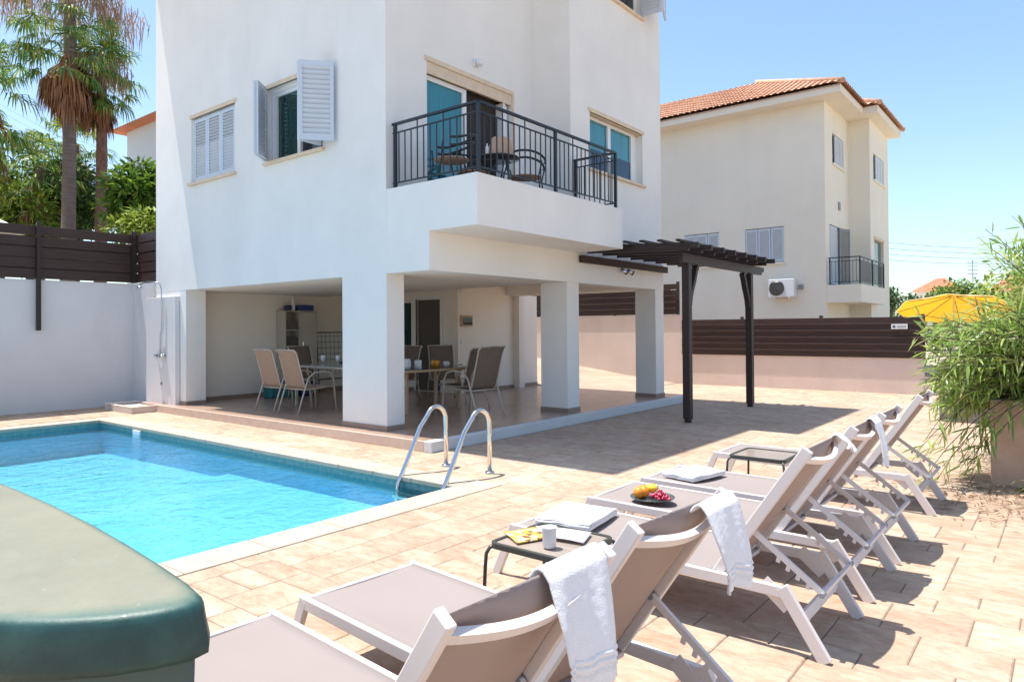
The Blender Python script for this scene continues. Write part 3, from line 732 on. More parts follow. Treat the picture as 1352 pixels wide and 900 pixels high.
# ------------------------------------------------------------------ sun loungers
def cloth_quad(mb, fn, nu, nv, mi=0):
    o=len(mb.v)
    for i in range(nu+1):
        for j in range(nv+1): mb.v.append(tuple(fn(i/nu,j/nv)))
    for i in range(nu):
        for j in range(nv):
            a=o+i*(nv+1)+j; mb.f.append((a,a+1,a+nv+2,a+nv+1)); mb.m.append(mi); mb.sm.append(True)
YC=1.75; HW=.325
def make_lounger():
    L=thing('sun_lounger','x','sun lounger',(0,0,0),'sun loungers lined up along the terrace')
    # side rails
    for s in (-1,1):
        x=s*(HW-.015)
        m=MB()
        m.bar((x,.90,.295),(x,-.72,.275),.028,.052)
        fr=m.build('side_rail',M['frame'],L,bevel=.005)
        m=MB(); m.bar((x,.885,.315),(x,1.03,.0),.0295,.055,(0,1,.3)); m.build('leg',M['frame'],L,bevel=.005)
        m=MB(); m.bar((x,-.695,.300),(x,-.885,.0),.0295,.06,(0,1,.3)); m.build('leg',M['frame'],L,bevel=.005)
    m=MB(); m.box(-HW+.03,HW-.03,.875,.90,.272,.318); m.build('foot_bar',M['frame'],L,bevel=.005)
    m=MB(); m.bar((-HW+.03,-.775,.16),(HW-.03,-.775,.16),.022,.05,(0,.3,1)); m.build('stretcher',M['frame'],L,bevel=.004)
    m=MB(); m.bar((-HW+.03,-.36,.255),(HW-.03,-.36,.255),.05,.022); m.build('stretcher',M['frame'],L,bevel=.004)
    # seat sling
    def seat(u,v):
        x=(u-.5)*2*(HW-.028); y=.885-v*1.26
        sag=.022*(1-(2*u-1)**2)*(.4+.6*math.sin(math.pi*min(1,v*1.0)))
        return (x,y,.318-.012*v-sag)
    m=MB(); cloth_quad(m,seat,12,24); so=m.build('seat_sling',M['sling'],L)
    sd=so.modifiers.new('Solid','SOLIDIFY'); sd.thickness=.004
    # backrest
    b0=Vector((0,-.37,.285)); b1=Vector((0,-.81,.94)); bd=(b1-b0).normalized(); bn=Vector((0,bd.z,-bd.y)) # front normal (towards foot, up)
    xb=HW-.045
    for s in (-1,1):
        m=MB(); m.bar(b0+Vector((s*xb,0,0)),b1+Vector((s*xb,0,0)),.028,.052,tuple(bn)); m.build('backrest_frame',M['frame'],L,bevel=.005)
    m=MB(); pts=[]
    for k in range(29):
        t_=k/28; x=-xb+2*xb*t_; bow=math.sin(math.pi*t_)
        pts.append(b1-bd*.055+Vector((x,0,0))-bn*.062*bow**.9-bd*.0)
    for a,b in zip(pts,pts[1:]): m.bar(a,b,.027,.022,tuple(bn))
    m.build('head_bar',M['frame'],L)
    def back(u,v):
        x=(u-.5)*2*(xb-.012); w=1-(2*u-1)**2
        p=b0+bd*(v*(b1-b0).length*.985)
        sag=(.012+.036*v/.9)*w if v<.9 else .048*w*(1-(v-.9)/.1)
        q=p-bn*sag+bn*.012
        return (x,q.y,q.z)
    m=MB(); cloth_quad(m,back,14,20); so=m.build('backrest_sling',M['sling'],L); sd=so.modifiers.new('Solid','SOLIDIFY'); sd.thickness=.004
    # support struts with notches, joined by a bowed bar
    at_=b0+bd*.29; end=Vector((0,-.86,.285))
    for s in (-1,1):
        xs=s*(xb-.03)
        a=at_+Vector((xs,0,0)); e=end+Vector((xs,.0,0))
        m=MB(); m.bar(a,e,.016,.026,(0,1,1))
        d=(e-a).normalized(); n_=Vector((0,d.z,-d.y)); n_=n_ if n_.z<0 else -n_
        for k in range(4):
            p=a+d*(.17+.055*k); m.bar(p,p+n_*.035+d*.012,.012,.018,(0,1,0)); 
        m.build('support_strut',M['frame'],L)
        m=MB(); m.tube([a+Vector((s*.012,0,0)),a-Vector((s*.012,0,0))],.014,10); m.tube([e+Vector((s*.03,0,0)),e-Vector((s*.012,0,0))],.012,10); m.build('bolt',M['grey'],L)
    m=MB(); pts=[]
    for k in range(11):
        t_=k/10; x=-(xb-.03)+2*(xb-.03)*t_; w=math.sin(math.pi*t_)**.7
        pts.append((x,-.37+.10*w,.30-.11*w))
    m.tube(pts,.014,10); m.build('bowed_brace',M['frame'],L)
    m=MB(); m.bar((-(xb-.03),-.86,.285),(xb-.03,-.86,.285),.018,.018); m.build('stretcher',M['frame'],L)
    # flat bracket at the rail bend
    for s in (-1,1):
        m=MB(); m.bar((s*(HW-.034),-.60,.30),(s*(HW-.034),-.72,.20),.006,.07,(0,1,1)); m.build('bracket',M['frame'],L)
    return L
proto=make_lounger()
rots=(-3.1,-3.8,.0,.5,-.4,.3)
spots=[(1.305,'nearest sun lounger, beside the green box, with a white towel over its backrest'),
 (2.09,'second nearest sun lounger, towel hung on its backrest, beside the near glass side table'),
 (3.615,'sun lounger with a thick folded towel on its foot end behind the near side table'),
 (4.485,'sun lounger carrying the plate of fruit on its seat'),
 (5.27,'sun lounger with a flat folded towel on its seat, beside the far side table'),
 (6.70,'farthest sun lounger, standing beyond the far side table next to the bush')]
for i,(x,lab) in enumerate(spots):
    o=proto if i==0 else copy_tree(proto)
    o.location=(x,YC,0); o['label']=lab; o.rotation_euler.z=R(rots[i])

def towel(name,label,xc,wd,front,back,seed,yt,group='towels hung on lounger backrests'):
    """bath towel hanging over the head end of a backrest whose top edge is at y=yt"""
    r_=random.Random(seed); ph=[r_.uniform(0,6) for _ in range(4)]
    path=[]
    for k in range(8):
        s_=front*(1-k/8); path.append((yt+.014+.62*s_, .938-.90*s_))
    path += [(yt+.010,.944),(yt,.948),(yt-.010,.945),(yt-.020,.934)]
    nb=30
    for k in range(1,nb+1):
        s_=back*k/nb; path.append((yt-.026-.045*math.sin(min(1,k/nb*1.2)*1.5),.930-s_))
    n=len(path)-1
    def fn(u,v):
        i=min(n-1,int(v*n)); f=v*n-i
        y=path[i][0]*(1-f)+path[i+1][0]*f; z=path[i][1]*(1-f)+path[i+1][1]*f
        h=max(0,(v-.30))/.70
        y+=-.012*math.sin(u*8+ph[0]+2*v)*h - .007*math.sin(u*17+ph[1]+3*v)*h
        z+=-.035*(u-.3)*h-.006*math.sin(u*9+ph[2])*h
        x=xc+(u-.5)*wd*(1+.04*math.sin(3*v+ph[3]))+.02*h*math.sin(2*v+ph[2])
        if .80<v<.82 or .85<v<.87 or .90<v<.915: y-=.004
        y+=-.004*noise.noise(Vector((x*9,z*5,seed)))-.0008*noise.noise(Vector((x*60,z*60,seed)))
        return (x,y,z)
    m=MB(); cloth_quad(m,fn,30,110); o=m.build(name,M['towel'],origin=(xc,yt,.95))
    sd=o.modifiers.new('Solid','SOLIDIFY'); sd.thickness=.006; sd.offset=1
    tag(o,label,'towel',group)
    return o
towel('bath_towel','white towel hanging over the backrest of the nearest lounger',1.405,.235,.015,.265,1,.955)
towel('bath_towel','white towel hanging over the backrest of the lounger beside the near side table',2.165,.235,.015,.25,2,.905)
towel('bath_towel','narrow white towel hanging over the backrest of the fruit plate lounger',4.66,.15,.015,.26,3,.94)
towel('bath_towel','small bit of white towel over the backrest of the lounger behind the near side table',3.84,.07,.015,.05,4,.94)

def folded_towel(name,label,cx,cy,ang,w,l,h,layers):
    t_=thing(name,label,'towel',(cx,cy,.31),'folded towels lying on loungers')
    ca,sa=math.cos(ang),math.sin(ang); m=MB(); lh=h/layers
    for k in range(layers):
        n=14; z0=.318+k*lh; pr=[]
        rr=lh*.48
        ww=w/2-rnd.uniform(0,.006); ll=l/2-rnd.uniform(0,.006)
        # rounded slab: profile across w, extruded along l with wobble
        prof=[]
        for a in range(0,181,30): prof.append((ww-rr+rr*math.sin(R(a)), z0+rr-rr*math.cos(R(a))))
        for a in range(180,361,30): prof.append((-ww+rr+rr*math.sin(R(a)), z0+rr-rr*math.cos(R(a))))
        prof2=[]
        for p,q in zip(prof,prof[1:]+prof[:1]):
            nseg=8 if abs(p[0]-q[0])>.05 else 1
            for s_ in range(nseg): prof2.append((p[0]+(q[0]-p[0])*s_/nseg,p[1]+(q[1]-p[1])*s_/nseg))
        prof=prof2; N_=16; o=len(m.v); np_=len(prof)
        for i in range(N_+1):
            y=-ll+2*ll*i/N_
            for (px,pz) in prof:
                wz=.0025*noise.noise(Vector((px*9,y*9,k*.3)))*(1+k)
                X=px+.003*noise.noise(Vector((y*14,pz*60,7))); 
                m.v.append((cx+X*ca-y*sa,cy+X*sa+y*ca,pz+wz))
        for i in range(N_):
            for j in range(np_):
                j2=(j+1)%np_; m.f.append((o+i*np_+j,o+i*np_+j2,o+(i+1)*np_+j2,o+(i+1)*np_+j)); m.m.append(0); m.sm.append(True)
        for e in (0,N_): 
            m.f.append(tuple(o+e*np_+j for j in range(np_))); m.m.append(0); m.sm.append(False)
    m.build('towel_layers',M['towel'],t_)
    return t_
folded_towel('folded_towel','thick folded white towel on the lounger behind the near side table',3.63,2.40,R(8),.44,.36,.042,4)
folded_towel('folded_towel','thin folded white towel on the lounger before the far side table',5.27,2.36,R(-12),.44,.29,.036,3)

# plate of fruit
fr=thing('fruit_plate','oval dark plate with oranges, a lemon and red grapes on a lounger','plate',(4.34,2.25,.32))
m=MB(); m.lathe([(0,.004),(.10,.004),(.135,.018),(.15,.024),(.152,.028),(.148,.028),(.10,.012),(0,.010)],(4.34,2.25,.318),32)
po=m.build('dish',M['plate'],fr)
for k,(dx,dy,r_) in enumerate([(-.055,.075,.038),(-.02,.055,.040),(.025,.085,.037)]):
    m=MB(); m.sphere((4.34+dx,2.25+dy,.335+r_),r_,18); o=m.build('orange',M['orange'],origin=(4.34+dx,2.25+dy,.335))
    tag(o,['orange at the left end of the fruit plate','orange in front in the middle of the fruit plate','orange at the back of the fruit plate'][k],'orange','oranges on the fruit plate')
m=MB(); m.sphere((4.37,2.27,.395),.034,16,sc=(1,1.3,.9)); o=m.build('lemon',M['lemon'],origin=(4.37,2.27,.38)); tag(o,'yellow lemon on the fruit plate between oranges and grapes','lemon')
gs=thing('grape_bunch','bunch of red grapes heaped on the right side of the fruit plate','grapes',(4.34,2.17,.34))
gr_=random.Random(5)
for k in range(60):
    a=gr_.uniform(0,6.28); rr=gr_.uniform(0,.065)**1.0; z=.343+gr_.uniform(0,.055)*(1-rr/.085)
    m=MB(); m.sphere((4.335+rr*math.cos(a)*.8,2.185+rr*math.sin(a)*1.1,z),gr_.uniform(.0095,.0125),8); m.build('grape',M['grape'],gs)
m=MB(); m.tube([(4.34,2.20,.38),(4.35,2.215,.415),(4.375,2.22,.43)],.002,6); m.build('stem',M['bark'],gs)

# side tables
def make_table():
    t_=thing('side_table','x','side table',(0,0,0),'glass topped side tables between loungers')
    m=MB()
    # rounded square rim
    def rr(w,rad,n=6):
        out=[]
        for cx,cy,a0 in ((w-rad,w-rad,0),(-w+rad,w-rad,90),(-w+rad,-w+rad,180),(w-rad,-w+rad,270)):
            for k in range(n+1):
                a=R(a0+90*k/n); out.append((cx+rad*math.cos(a),cy+rad*math.sin(a)))
        return out
    o_=rr(.235,.05); i_=rr(.213,.035); n=len(o_)
    vs=[(x,y,.395) for x,y in o_]+[(x,y,.425) for x,y in o_]+[(x,y,.425) for x,y in i_]+[(x,y,.395) for x,y in i_]
    fs=[]
    for k in range(n):
        k2=(k+1)%n
        for a in range(4):
            b=(a+1)%4; fs.append((a*n+k,a*n+k2,b*n+k2,b*n+k))
    m.add(vs,fs); m.build('rim',mat_table,t_,bevel=.003)
    m=MB(); m.prism(i_,.412,.418); m.build('glass_top',M['smoked'],t_)
    for sx in (-1,1):
        for sy in (-1,1):
            pts=[(sx*.205,sy*.205,.405),(sx*.232,sy*.222,.398),(sx*.248,sy*.232,.37),(sx*.252,sy*.236,.30),(sx*.262,sy*.245,.0)]
            m=MB(); m.tube(pts,.0095,10); m.build('leg',mat_table,t_)
    return t_
mat_table=mat('olive_black_metal',(.045,.05,.042),.35,.15,8)
M['smoked']=mat('smoked_glass',(.36,.30,.26),.07,.12,2.5,spec=.6)
t0=make_table(); t0.location=(2.915,2.08,0); t0['label']='near glass side table with a magazine and a cup on it'
t1=copy_tree(t0); t1.location=(5.99,2.04,0); t1['label']='far empty glass side table next to the farthest lounger'
# magazine
mg=thing('magazine','open magazine with a yellow page lying on the near side table','magazine',(2.93,2.08,.425))
def page(name,pts,mt,hh):
    m=MB()
    p=[Vector(q) for q in pts]
    def fn(u,v):
        a=p[0].lerp(p[1],u); b=p[3].lerp(p[2],u); q=a.lerp(b,v); return (q.x,q.y,.430+hh*math.sin(math.pi*u)*.6+.002)
    cloth_quad(m,fn,10,4); o=m.build(name,mt,mg); sd=o.modifiers.new('S','SOLIDIFY'); sd.thickness=.006; sd.offset=-1
page('yellow_page',[(3.02,2.27,0),(2.90,2.10,0),(2.74,2.17,0),(2.84,2.34,0)],M['mag'],.006)
page('white_page',[(2.90,2.095,0),(2.93,1.90,0),(3.10,1.96,0),(3.02,2.265,0)],M['page'],.008)
m=MB(); m.lathe([(0,0),(.030,0),(.033,.006),(.039,.098),(.0395,.10),(.036,.10),(.031,.010),(0,.009)],(2.80,2.015,.425),28)
o=m.build('cup',M['cup'],origin=(2.80,2.015,.425)); tag(o,'frosted white cup standing on the near side table','cup')

# ------------------------------------------------------------------ green box
out=[(.755,3.0),(.762,2.6),(.758,2.3),(.748,2.0),(.73,1.75),(.708,1.52),(.69,1.37),(.676,1.295),(.655,1.258),(.62,1.25),(.57,1.268),(.51,1.305),(.45,1.36),(.40,1.42),(.34,1.52),(.26,1.70),(.18,1.95),(.12,2.3),(.10,2.7),(.12,3.0),(.2,3.08),(.68,3.08)]
out=out[::-1]
def inset(poly,d):
    n=len(poly); res=[]
    for i in range(n):
        a=Vector(poly[i-1]); b=Vector(poly[i]); c_=Vector(poly[(i+1)%n])
        t_=((b-a).normalized()+(c_-b).normalized()).normalized(); nn=Vector((-t_.y,t_.x))
        # choose inward by centroid
        cen=Vector((.42,2.2)); 
        if nn.dot(cen-b)<0: nn=-nn
        res.append(tuple(b+nn*d))
    return res
bx=thing('storage_box','dark green plastic garden box with a lid paler on top, nearest thing at bottom left','storage box',(.45,2.2,0))
m=MB(); n=len(out)
cen=Vector((.43,2.25)); paleness=[]
def ringpts(d,f): return [(cen.x+(x-cen.x)*f,cen.y+(y-cen.y)*f) for x,y in inset(out,d)]
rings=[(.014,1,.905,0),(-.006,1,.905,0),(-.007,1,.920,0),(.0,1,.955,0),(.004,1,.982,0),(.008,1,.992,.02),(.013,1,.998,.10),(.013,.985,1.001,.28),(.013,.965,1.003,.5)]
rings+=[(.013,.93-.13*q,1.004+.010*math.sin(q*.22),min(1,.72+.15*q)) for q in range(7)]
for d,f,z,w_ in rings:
    for x,y in ringpts(d,f): m.v.append((x,y,z+.003*noise.noise(Vector((x*5,y*5,z))))); paleness.append(w_)
for i_ in range(len(rings)-1):
    for k in range(n):
        k2=(k+1)%n; m.f.append((i_*n+k,i_*n+k2,(i_+1)*n+k2,(i_+1)*n+k)); m.m.append(0); m.sm.append(True)
m.f.append(tuple((len(rings)-1)*n+k for k in range(n))); m.m.append(0); m.sm.append(True)
def lid_mat():  # green at the rim, paler and mottled towards the middle of the top
    mt,nt,b=newmat('mottled_lid_plastic')
    at=N(nt,'ShaderNodeAttribute'); at.attribute_name='paleness'; tc=N(nt,'ShaderNodeTexCoord')
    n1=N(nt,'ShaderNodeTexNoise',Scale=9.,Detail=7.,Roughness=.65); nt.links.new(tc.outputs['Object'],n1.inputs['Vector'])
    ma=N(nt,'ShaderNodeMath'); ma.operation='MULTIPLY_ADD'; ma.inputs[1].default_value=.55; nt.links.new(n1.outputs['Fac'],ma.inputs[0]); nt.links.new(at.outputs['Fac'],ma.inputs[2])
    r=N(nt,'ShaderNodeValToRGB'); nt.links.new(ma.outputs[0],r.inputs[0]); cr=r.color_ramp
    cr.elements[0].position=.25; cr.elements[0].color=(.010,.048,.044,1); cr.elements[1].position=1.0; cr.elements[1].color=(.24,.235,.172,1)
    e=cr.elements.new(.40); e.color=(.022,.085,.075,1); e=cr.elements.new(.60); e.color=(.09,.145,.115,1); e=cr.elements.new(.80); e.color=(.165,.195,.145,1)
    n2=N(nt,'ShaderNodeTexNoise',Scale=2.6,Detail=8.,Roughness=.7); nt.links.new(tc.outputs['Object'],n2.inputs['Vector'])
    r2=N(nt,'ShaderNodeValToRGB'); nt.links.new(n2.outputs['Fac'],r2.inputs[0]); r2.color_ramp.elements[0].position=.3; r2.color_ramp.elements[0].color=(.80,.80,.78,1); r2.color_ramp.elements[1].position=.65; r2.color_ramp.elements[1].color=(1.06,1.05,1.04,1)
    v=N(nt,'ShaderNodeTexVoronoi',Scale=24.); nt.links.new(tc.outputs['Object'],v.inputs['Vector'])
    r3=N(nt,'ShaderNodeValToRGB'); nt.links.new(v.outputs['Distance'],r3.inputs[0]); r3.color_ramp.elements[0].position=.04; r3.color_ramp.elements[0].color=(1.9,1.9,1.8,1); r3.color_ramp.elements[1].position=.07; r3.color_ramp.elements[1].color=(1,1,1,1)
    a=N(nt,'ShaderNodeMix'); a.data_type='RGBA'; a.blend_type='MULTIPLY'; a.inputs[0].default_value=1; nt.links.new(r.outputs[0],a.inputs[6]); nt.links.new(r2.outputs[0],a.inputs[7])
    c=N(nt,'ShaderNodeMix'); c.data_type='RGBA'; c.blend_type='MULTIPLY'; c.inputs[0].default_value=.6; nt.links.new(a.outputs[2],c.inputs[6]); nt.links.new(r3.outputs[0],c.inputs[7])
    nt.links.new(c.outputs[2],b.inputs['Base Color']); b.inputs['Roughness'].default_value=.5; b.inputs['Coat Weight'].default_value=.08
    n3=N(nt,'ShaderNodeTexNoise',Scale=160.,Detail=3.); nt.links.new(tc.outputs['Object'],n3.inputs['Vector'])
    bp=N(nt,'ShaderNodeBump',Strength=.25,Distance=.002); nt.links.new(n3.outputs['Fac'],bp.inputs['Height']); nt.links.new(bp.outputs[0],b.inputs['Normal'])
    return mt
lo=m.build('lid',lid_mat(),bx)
at_w=lo.data.attributes.new('paleness','FLOAT','POINT'); at_w.data.foreach_set('value',paleness)
m=MB(); a=inset(out,.022); b=inset(out,.05)
for d,z in ((.05,0),(.02,.88),(.02,.91)):
    for x,y in inset(out,d): m.v.append((x,y,z))
for i in range(2):
    for k in range(n):
        k2=(k+1)%n; m.f.append((i*n+k,i*n+k2,(i+1)*n+k2,(i+1)*n+k)); m.m.append(0); m.sm.append(True)
m.build('box_body',mat('grey_green_plastic',(.035,.075,.068),.5,.3,3,.15,14,col2=(.06,.10,.095)),bx)

# ------------------------------------------------------------------ dining furniture
def make_chair(slingmat,label,arm_r=.011):
    c=thing('garden_chair',label,'chair',(0,0,0),'sling chairs round the veranda tables')
    # faces +y ; origin at floor centre
    for s in (-1,1):
        x=s*.28
        m=MB()
        m.tube([(x,.36,0),(x,.33,.30),(x,.30,.56),(x,.24,.655),(x,.10,.685),(x,-.08,.67),(x,-.20,.58),(x,-.30,.30),(x,-.40,0)],.013,8)
        m.build('arm_leg',M['champ'],c)
        m=MB(); m.tube([(s*.25,.28,.43),(s*.25,.05,.41),(s*.25,-.20,.40),(s*.25,-.25,.46),(s*.25,-.33,.75),(s*.25,-.40,1.00),(s*.25,-.45,1.05)],.012,8); m.build('side_tube',M['champ'],c)
    for P2 in (((-.28,.27,.42),(.28,.27,.42)),((-.28,-.25,.40),(.28,-.25,.40)),((-.25,-.45,1.05),(.25,-.45,1.05))):
        m=MB(); m.tube(P2,.011,8); m.build('cross_tube',M['champ'],c)
    P_=[(.29,.435),(.18,.425),(.05,.415),(-.12,.405),(-.20,.41),(-.245,.46),(-.275,.56),(-.33,.75),(-.385,.94),(-.44,1.05)]
    def fn(u,v):
        t_=v*(len(P_)-1); i=min(len(P_)-2,int(t_)); f=t_-i
        y=P_[i][0]*(1-f)+P_[i+1][0]*f; z=P_[i][1]*(1-f)+P_[i+1][1]*f
        w=1-(2*u-1)**2
        return ((u-.5)*.49,y-.02*w*(v>.5),z-.015*w*(v<.5))
    m=MB(); cloth_quad(m,fn,8,27); o=m.build('sling',slingmat,c); sd=o.modifiers.new('S','SOLIDIFY'); sd.thickness=.004
    return c
ch=make_chair(M['mesh_tan'],'x'); FZ_=.131
ch.location=(7.0,10.0,FZ_); ch.rotation_euler.z=R(-90); ch['label']='tan sling chair nearest the villa corner pillar at the glass dining table'
def addchair(src,x,y,rz,label):
    c=copy_tree(src); c.location=(x,y,FZ_); c.rotation_euler.z=R(rz); c['label']=label; return c
addchair(ch,6.98,10.66,-90,'tan sling chair nearest the pool shower, at the glass dining table')
cb=make_chair(M['mesh_brown'],'brown sling chair at the head of the glass dining table, before the cabinet')
cb.location=(8.3,11.75,FZ_); cb.rotation_euler.z=R(180)
addchair(cb,9.05,10.1,90,'brown sling chair mostly hidden behind the corner pillar, at the glass dining table')
big=addchair(cb,8.24,7.42,-4,'brown sling chair with its back to the terrace, nearest the pool ladder')
big.scale=(1.07,1.07,1.05)
addchair(cb,8.86,8.22,3,'brown sling chair beside the nearest one, its back just showing past it')
addchair(cb,9.72,9.42,150,'brown sling chair across the wooden table, in front of the back door')
# tables
def table(name,label,x0,x1,y0,y1,h,topmat,rimmat,legmat,rad,glass=False,ins=.12):
    t_=thing(name,label,'table',((x0+x1)/2,(y0+y1)/2,FZ_))
    cx,cy=(x0+x1)/2,(y0+y1)/2; W=(x1-x0)/2; D=(y1-y0)/2
    def rr(w,d,r_,n=8):
        o_=[]
        for sx,sy,a0 in ((1,1,0),(-1,1,90),(-1,-1,180),(1,-1,270)):
            for k in range(n+1):
                a=R(a0+90*k/n); o_.append((cx+sx*(w-r_)+r_*math.cos(a),cy+sy*(d-r_)+r_*math.sin(a)))
        return o_
    m=MB(); m.prism(rr(W,D,rad),FZ_+h-.035,FZ_+h-.004); m.build('table_rim',rimmat,t_,bevel=.006)
    m=MB(); m.prism(rr(W-.04,D-.04,rad*.9),FZ_+h-.004,FZ_+h+.003); m.build('table_top',topmat,t_)
    for sx in (-1,1):
        for sy in (-1,1):
            m=MB(); m.box(cx+sx*(W-ins)-.022,cx+sx*(W-ins)+.022,cy+sy*(D-ins)-.022,cy+sy*(D-ins)+.022,FZ_,FZ_+h-.036); m.build('leg',legmat,t_,bevel=.004)
    return t_
table('dining_table','glass topped dining table with glasses and a bowl of grapes, deep in the veranda',7.35,8.75,9.45,11.15,.74,M['lt_glass'],M['champ'],M['champ'],.08)
table('dining_table','wooden rimmed oval dining table with cups, by the brown chairs',7.45,9.25,8.10,9.25,.72,M['glass_top'],M['tabletop'],M['tabletop'],.35,ins=.28)
def lathe_obj(name,label,cat,prof,x,y,z,mt,n=20,group=None):
    m=MB(); m.lathe(prof,(x,y,z),n); o=m.build(name,mt,origin=(x,y,z)); tag(o,label,cat,group); return o
tz=FZ_+.724
cupp=[(0,0),(.03,0),(.036,.004),(.04,.085),(.037,.085),(.03,.008),(0,.008)]
jug=[(0,0),(.07,0),(.085,.05),(.08,.13),(.07,.17),(.065,.17),(.07,.12),(.06,.01),(0,.01)]
lathe_obj('pitcher','white ceramic pitcher at the left end of the wooden table','pitcher',jug,7.75,8.42,tz,M['ceramic'])
lathe_obj('canister','cream jar beside the white pitcher on the wooden table','jar',[(0,0),(.055,0),(.06,.01),(.06,.13),(.05,.14),(0,.14)],8.02,8.42,tz,M['ceramic'])
lathe_obj('juice_glass','glass of orange juice on the wooden table','glass',[(0,0),(.03,0),(.038,.12),(.035,.12),(.03,.10),(0,.10)],8.45,8.40,tz,M['juice'],group='glasses of juice on the wooden table')
lathe_obj('juice_glass','glass of orange juice on the wooden table','glass',[(0,0),(.03,0),(.038,.12),(.035,.12),(.03,.10),(0,.10)],8.47,8.52,tz,M['juice'],group='glasses of juice on the wooden table')
o=lathe_obj('mug','white mug at the right end of the wooden table','mug',[(0,0),(.04,0),(.052,.02),(.055,.06),(.05,.09),(.046,.09),(.045,.02),(0,.012)],8.72,8.45,tz,M['ceramic'])
m=MB(); m.tube([(8.77,8.45,tz+.075),(8.80,8.45,tz+.06),(8.80,8.45,tz+.035),(8.77,8.45,tz+.02)],.006,8); m.build('handle',M['ceramic'],o)
tz2=FZ_+.744
gl=[(0,.0),(.03,.0),(.004,.006),(.004,.07),(.035,.10),(.04,.15),(.035,.18),(.033,.18),(.038,.15),(.032,.105),(0,.075)]
for (x,y,lb) in ((7.55,10.35,'wine glass at the left of the grape bowl on the glass table'),(7.62,10.02,'wine glass right behind the grape bowl on the glass table')):
    lathe_obj('wine_glass',lb,'glass',gl,x,y,tz2,M['cup'])
bo=thing('grape_bowl','glass bowl of green and dark grapes on the glass dining table','bowl',(7.62,9.75,tz2))
m=MB(); m.lathe([(0,0),(.06,0),(.13,.05),(.15,.08),(.145,.08),(.12,.05),(.05,.012),(0,.012)],(7.62,9.75,tz2),24); m.build('bowl_shell',M['dark_glass'],bo)
gg=MB(); gd=MB(); q=random.Random(11)
for k in range(70):
    a=q.uniform(0,6.28); r_=q.uniform(0,.12); z=tz2+.07+.10*(1-r_/.13)*q.random()
    (gg if math.sin(a)<.25 else gd).sphere((7.62+r_*math.cos(a),9.75+r_*math.sin(a),z),.018,8)
gg.build('green_grapes',M['green_grape'],bo); gd.build('dark_grapes',mat('dark_grape',(.05,.01,.03),.3,.3,20),bo)

# cabinet with things on it, drying rack
cab=thing('cabinet','beige upright cabinet with open shelves against the veranda side wall','cabinet',(8.9,13.1,FZ_))
m=MB(); X0,X1,Y0,Y1,ZT=8.50,9.28,12.95,13.28,1.90
m.box(X0,X0+.02,Y0,Y1,FZ_,ZT); m.box(X1-.02,X1,Y0,Y1,FZ_,ZT); m.box(X0+.02,X1-.02,Y1-.02,Y1,FZ_,ZT); m.box(X0-.005,X1+.005,Y0-.005,Y1,ZT,ZT+.022); m.box(X0+.36,X0+.38,Y0,Y1-.02,FZ_,ZT)
m.build('carcass',M['cab'],cab)
m=MB()
for z in (.45,.80,1.15,1.5): m.box(X0+.02,X0+.36,Y0+.01,Y1-.02,z,z+.02)
m.build('shelf',M['cab'],cab)
m=MB(); m.box(X0+.385,X1-.003,Y0-.02,Y0-.002,FZ_+.03,ZT-.01); d_=m.build('cabinet_door',M['cab'],cab,bevel=.003)
m=MB(); m.box(X0+.40,X0+.415,Y0-.04,Y0-.021,1.1,1.25); m.build('handle',M['steel'],d_)
for k,(z,c_) in enumerate(((1.17,'cab_in'),(1.52,'grille'),(.82,'navy'))):
    m=MB(); m.box(X0+.05,X0+.30,Y0+.03,Y1-.05,z,z+.2); o=m.build('shelf_basket',M[c_],origin=(X0+.17,13.1,z),bevel=.01); tag(o,['dark basket on the middle shelf of the cabinet','brown basket on the top shelf of the cabinet','navy basket on the lower shelf of the cabinet'][k],'basket')
m=MB(); m.box(8.86,9.25,13.0,13.2,ZT+.024,ZT+.15); o=m.build('blue_crate',M['blue'],origin=(9.05,13.1,ZT+.02),bevel=.015); tag(o,'bright blue box lying on top of the cabinet','box')
m=MB(); m.box(8.58,8.70,13.0,13.15,ZT+.024,ZT+.14); o=m.build('blue_tub',M['navy'],origin=(8.64,13.07,ZT+.02),bevel=.02); tag(o,'small dark blue tub at the left end of the cabinet top','tub')
lathe_obj('spray_bottle','white bottle standing on the cabinet between the blue box and tub','bottle',[(0,0),(.045,0),(.05,.02),(.05,.16),(.02,.22),(.02,.27),(.028,.28),(.028,.31),(0,.31)],8.77,13.08,ZT+.023,M['ceramic'])
rk=thing('drying_rack','dark folding clothes rack leaning beside the cabinet','clothes rack',(9.75,13.1,FZ_))
m=MB()
for x in (9.42,10.12): m.tube([(x,13.05,FZ_),(x,13.15,1.45)],.012,8)
m.tube([(9.42,13.15,1.45),(10.12,13.15,1.45)],.012,8); m.tube([(9.42,13.07,.4),(10.12,13.07,.4)],.012,8); m.build('rack_frame',M['grille'],rk)
m=MB()
for k in range(6): m.tube([(9.43,13.14-.012*k,1.36-.13*k),(10.11,13.14-.012*k,1.36-.13*k)],.005,6)
for k in range(5): m.tube([(9.54+.115*k,13.145,1.44),(9.54+.115*k,13.08,.5)],.004,6)
m.build('rack_wires',M['teal_p'],rk)
m=MB(); m.box(9.30,9.40,13.1,13.28,FZ_,1.75); o=m.build('folded_sunshade',M['teal_p'],origin=(9.35,13.2,FZ_),bevel=.03); tag(o,'dark teal folded sunshade standing between the cabinet and the rack','sunshade')
m=MB(); m.box(7.9,8.5,12.55,12.85,FZ_,.45); o=m.build('storage_crate',M['teal_p'],origin=(8.2,12.7,FZ_),bevel=.03); tag(o,'dark teal plastic crate on the floor beneath the dining table','crate')
m=MB(); m.box(8.6,8.95,12.5,12.8,FZ_,.42); o=m.build('storage_crate',M['navy'],origin=(8.8,12.7,FZ_),bevel=.03); tag(o,'navy plastic crate on the floor in front of the cabinet','crate')

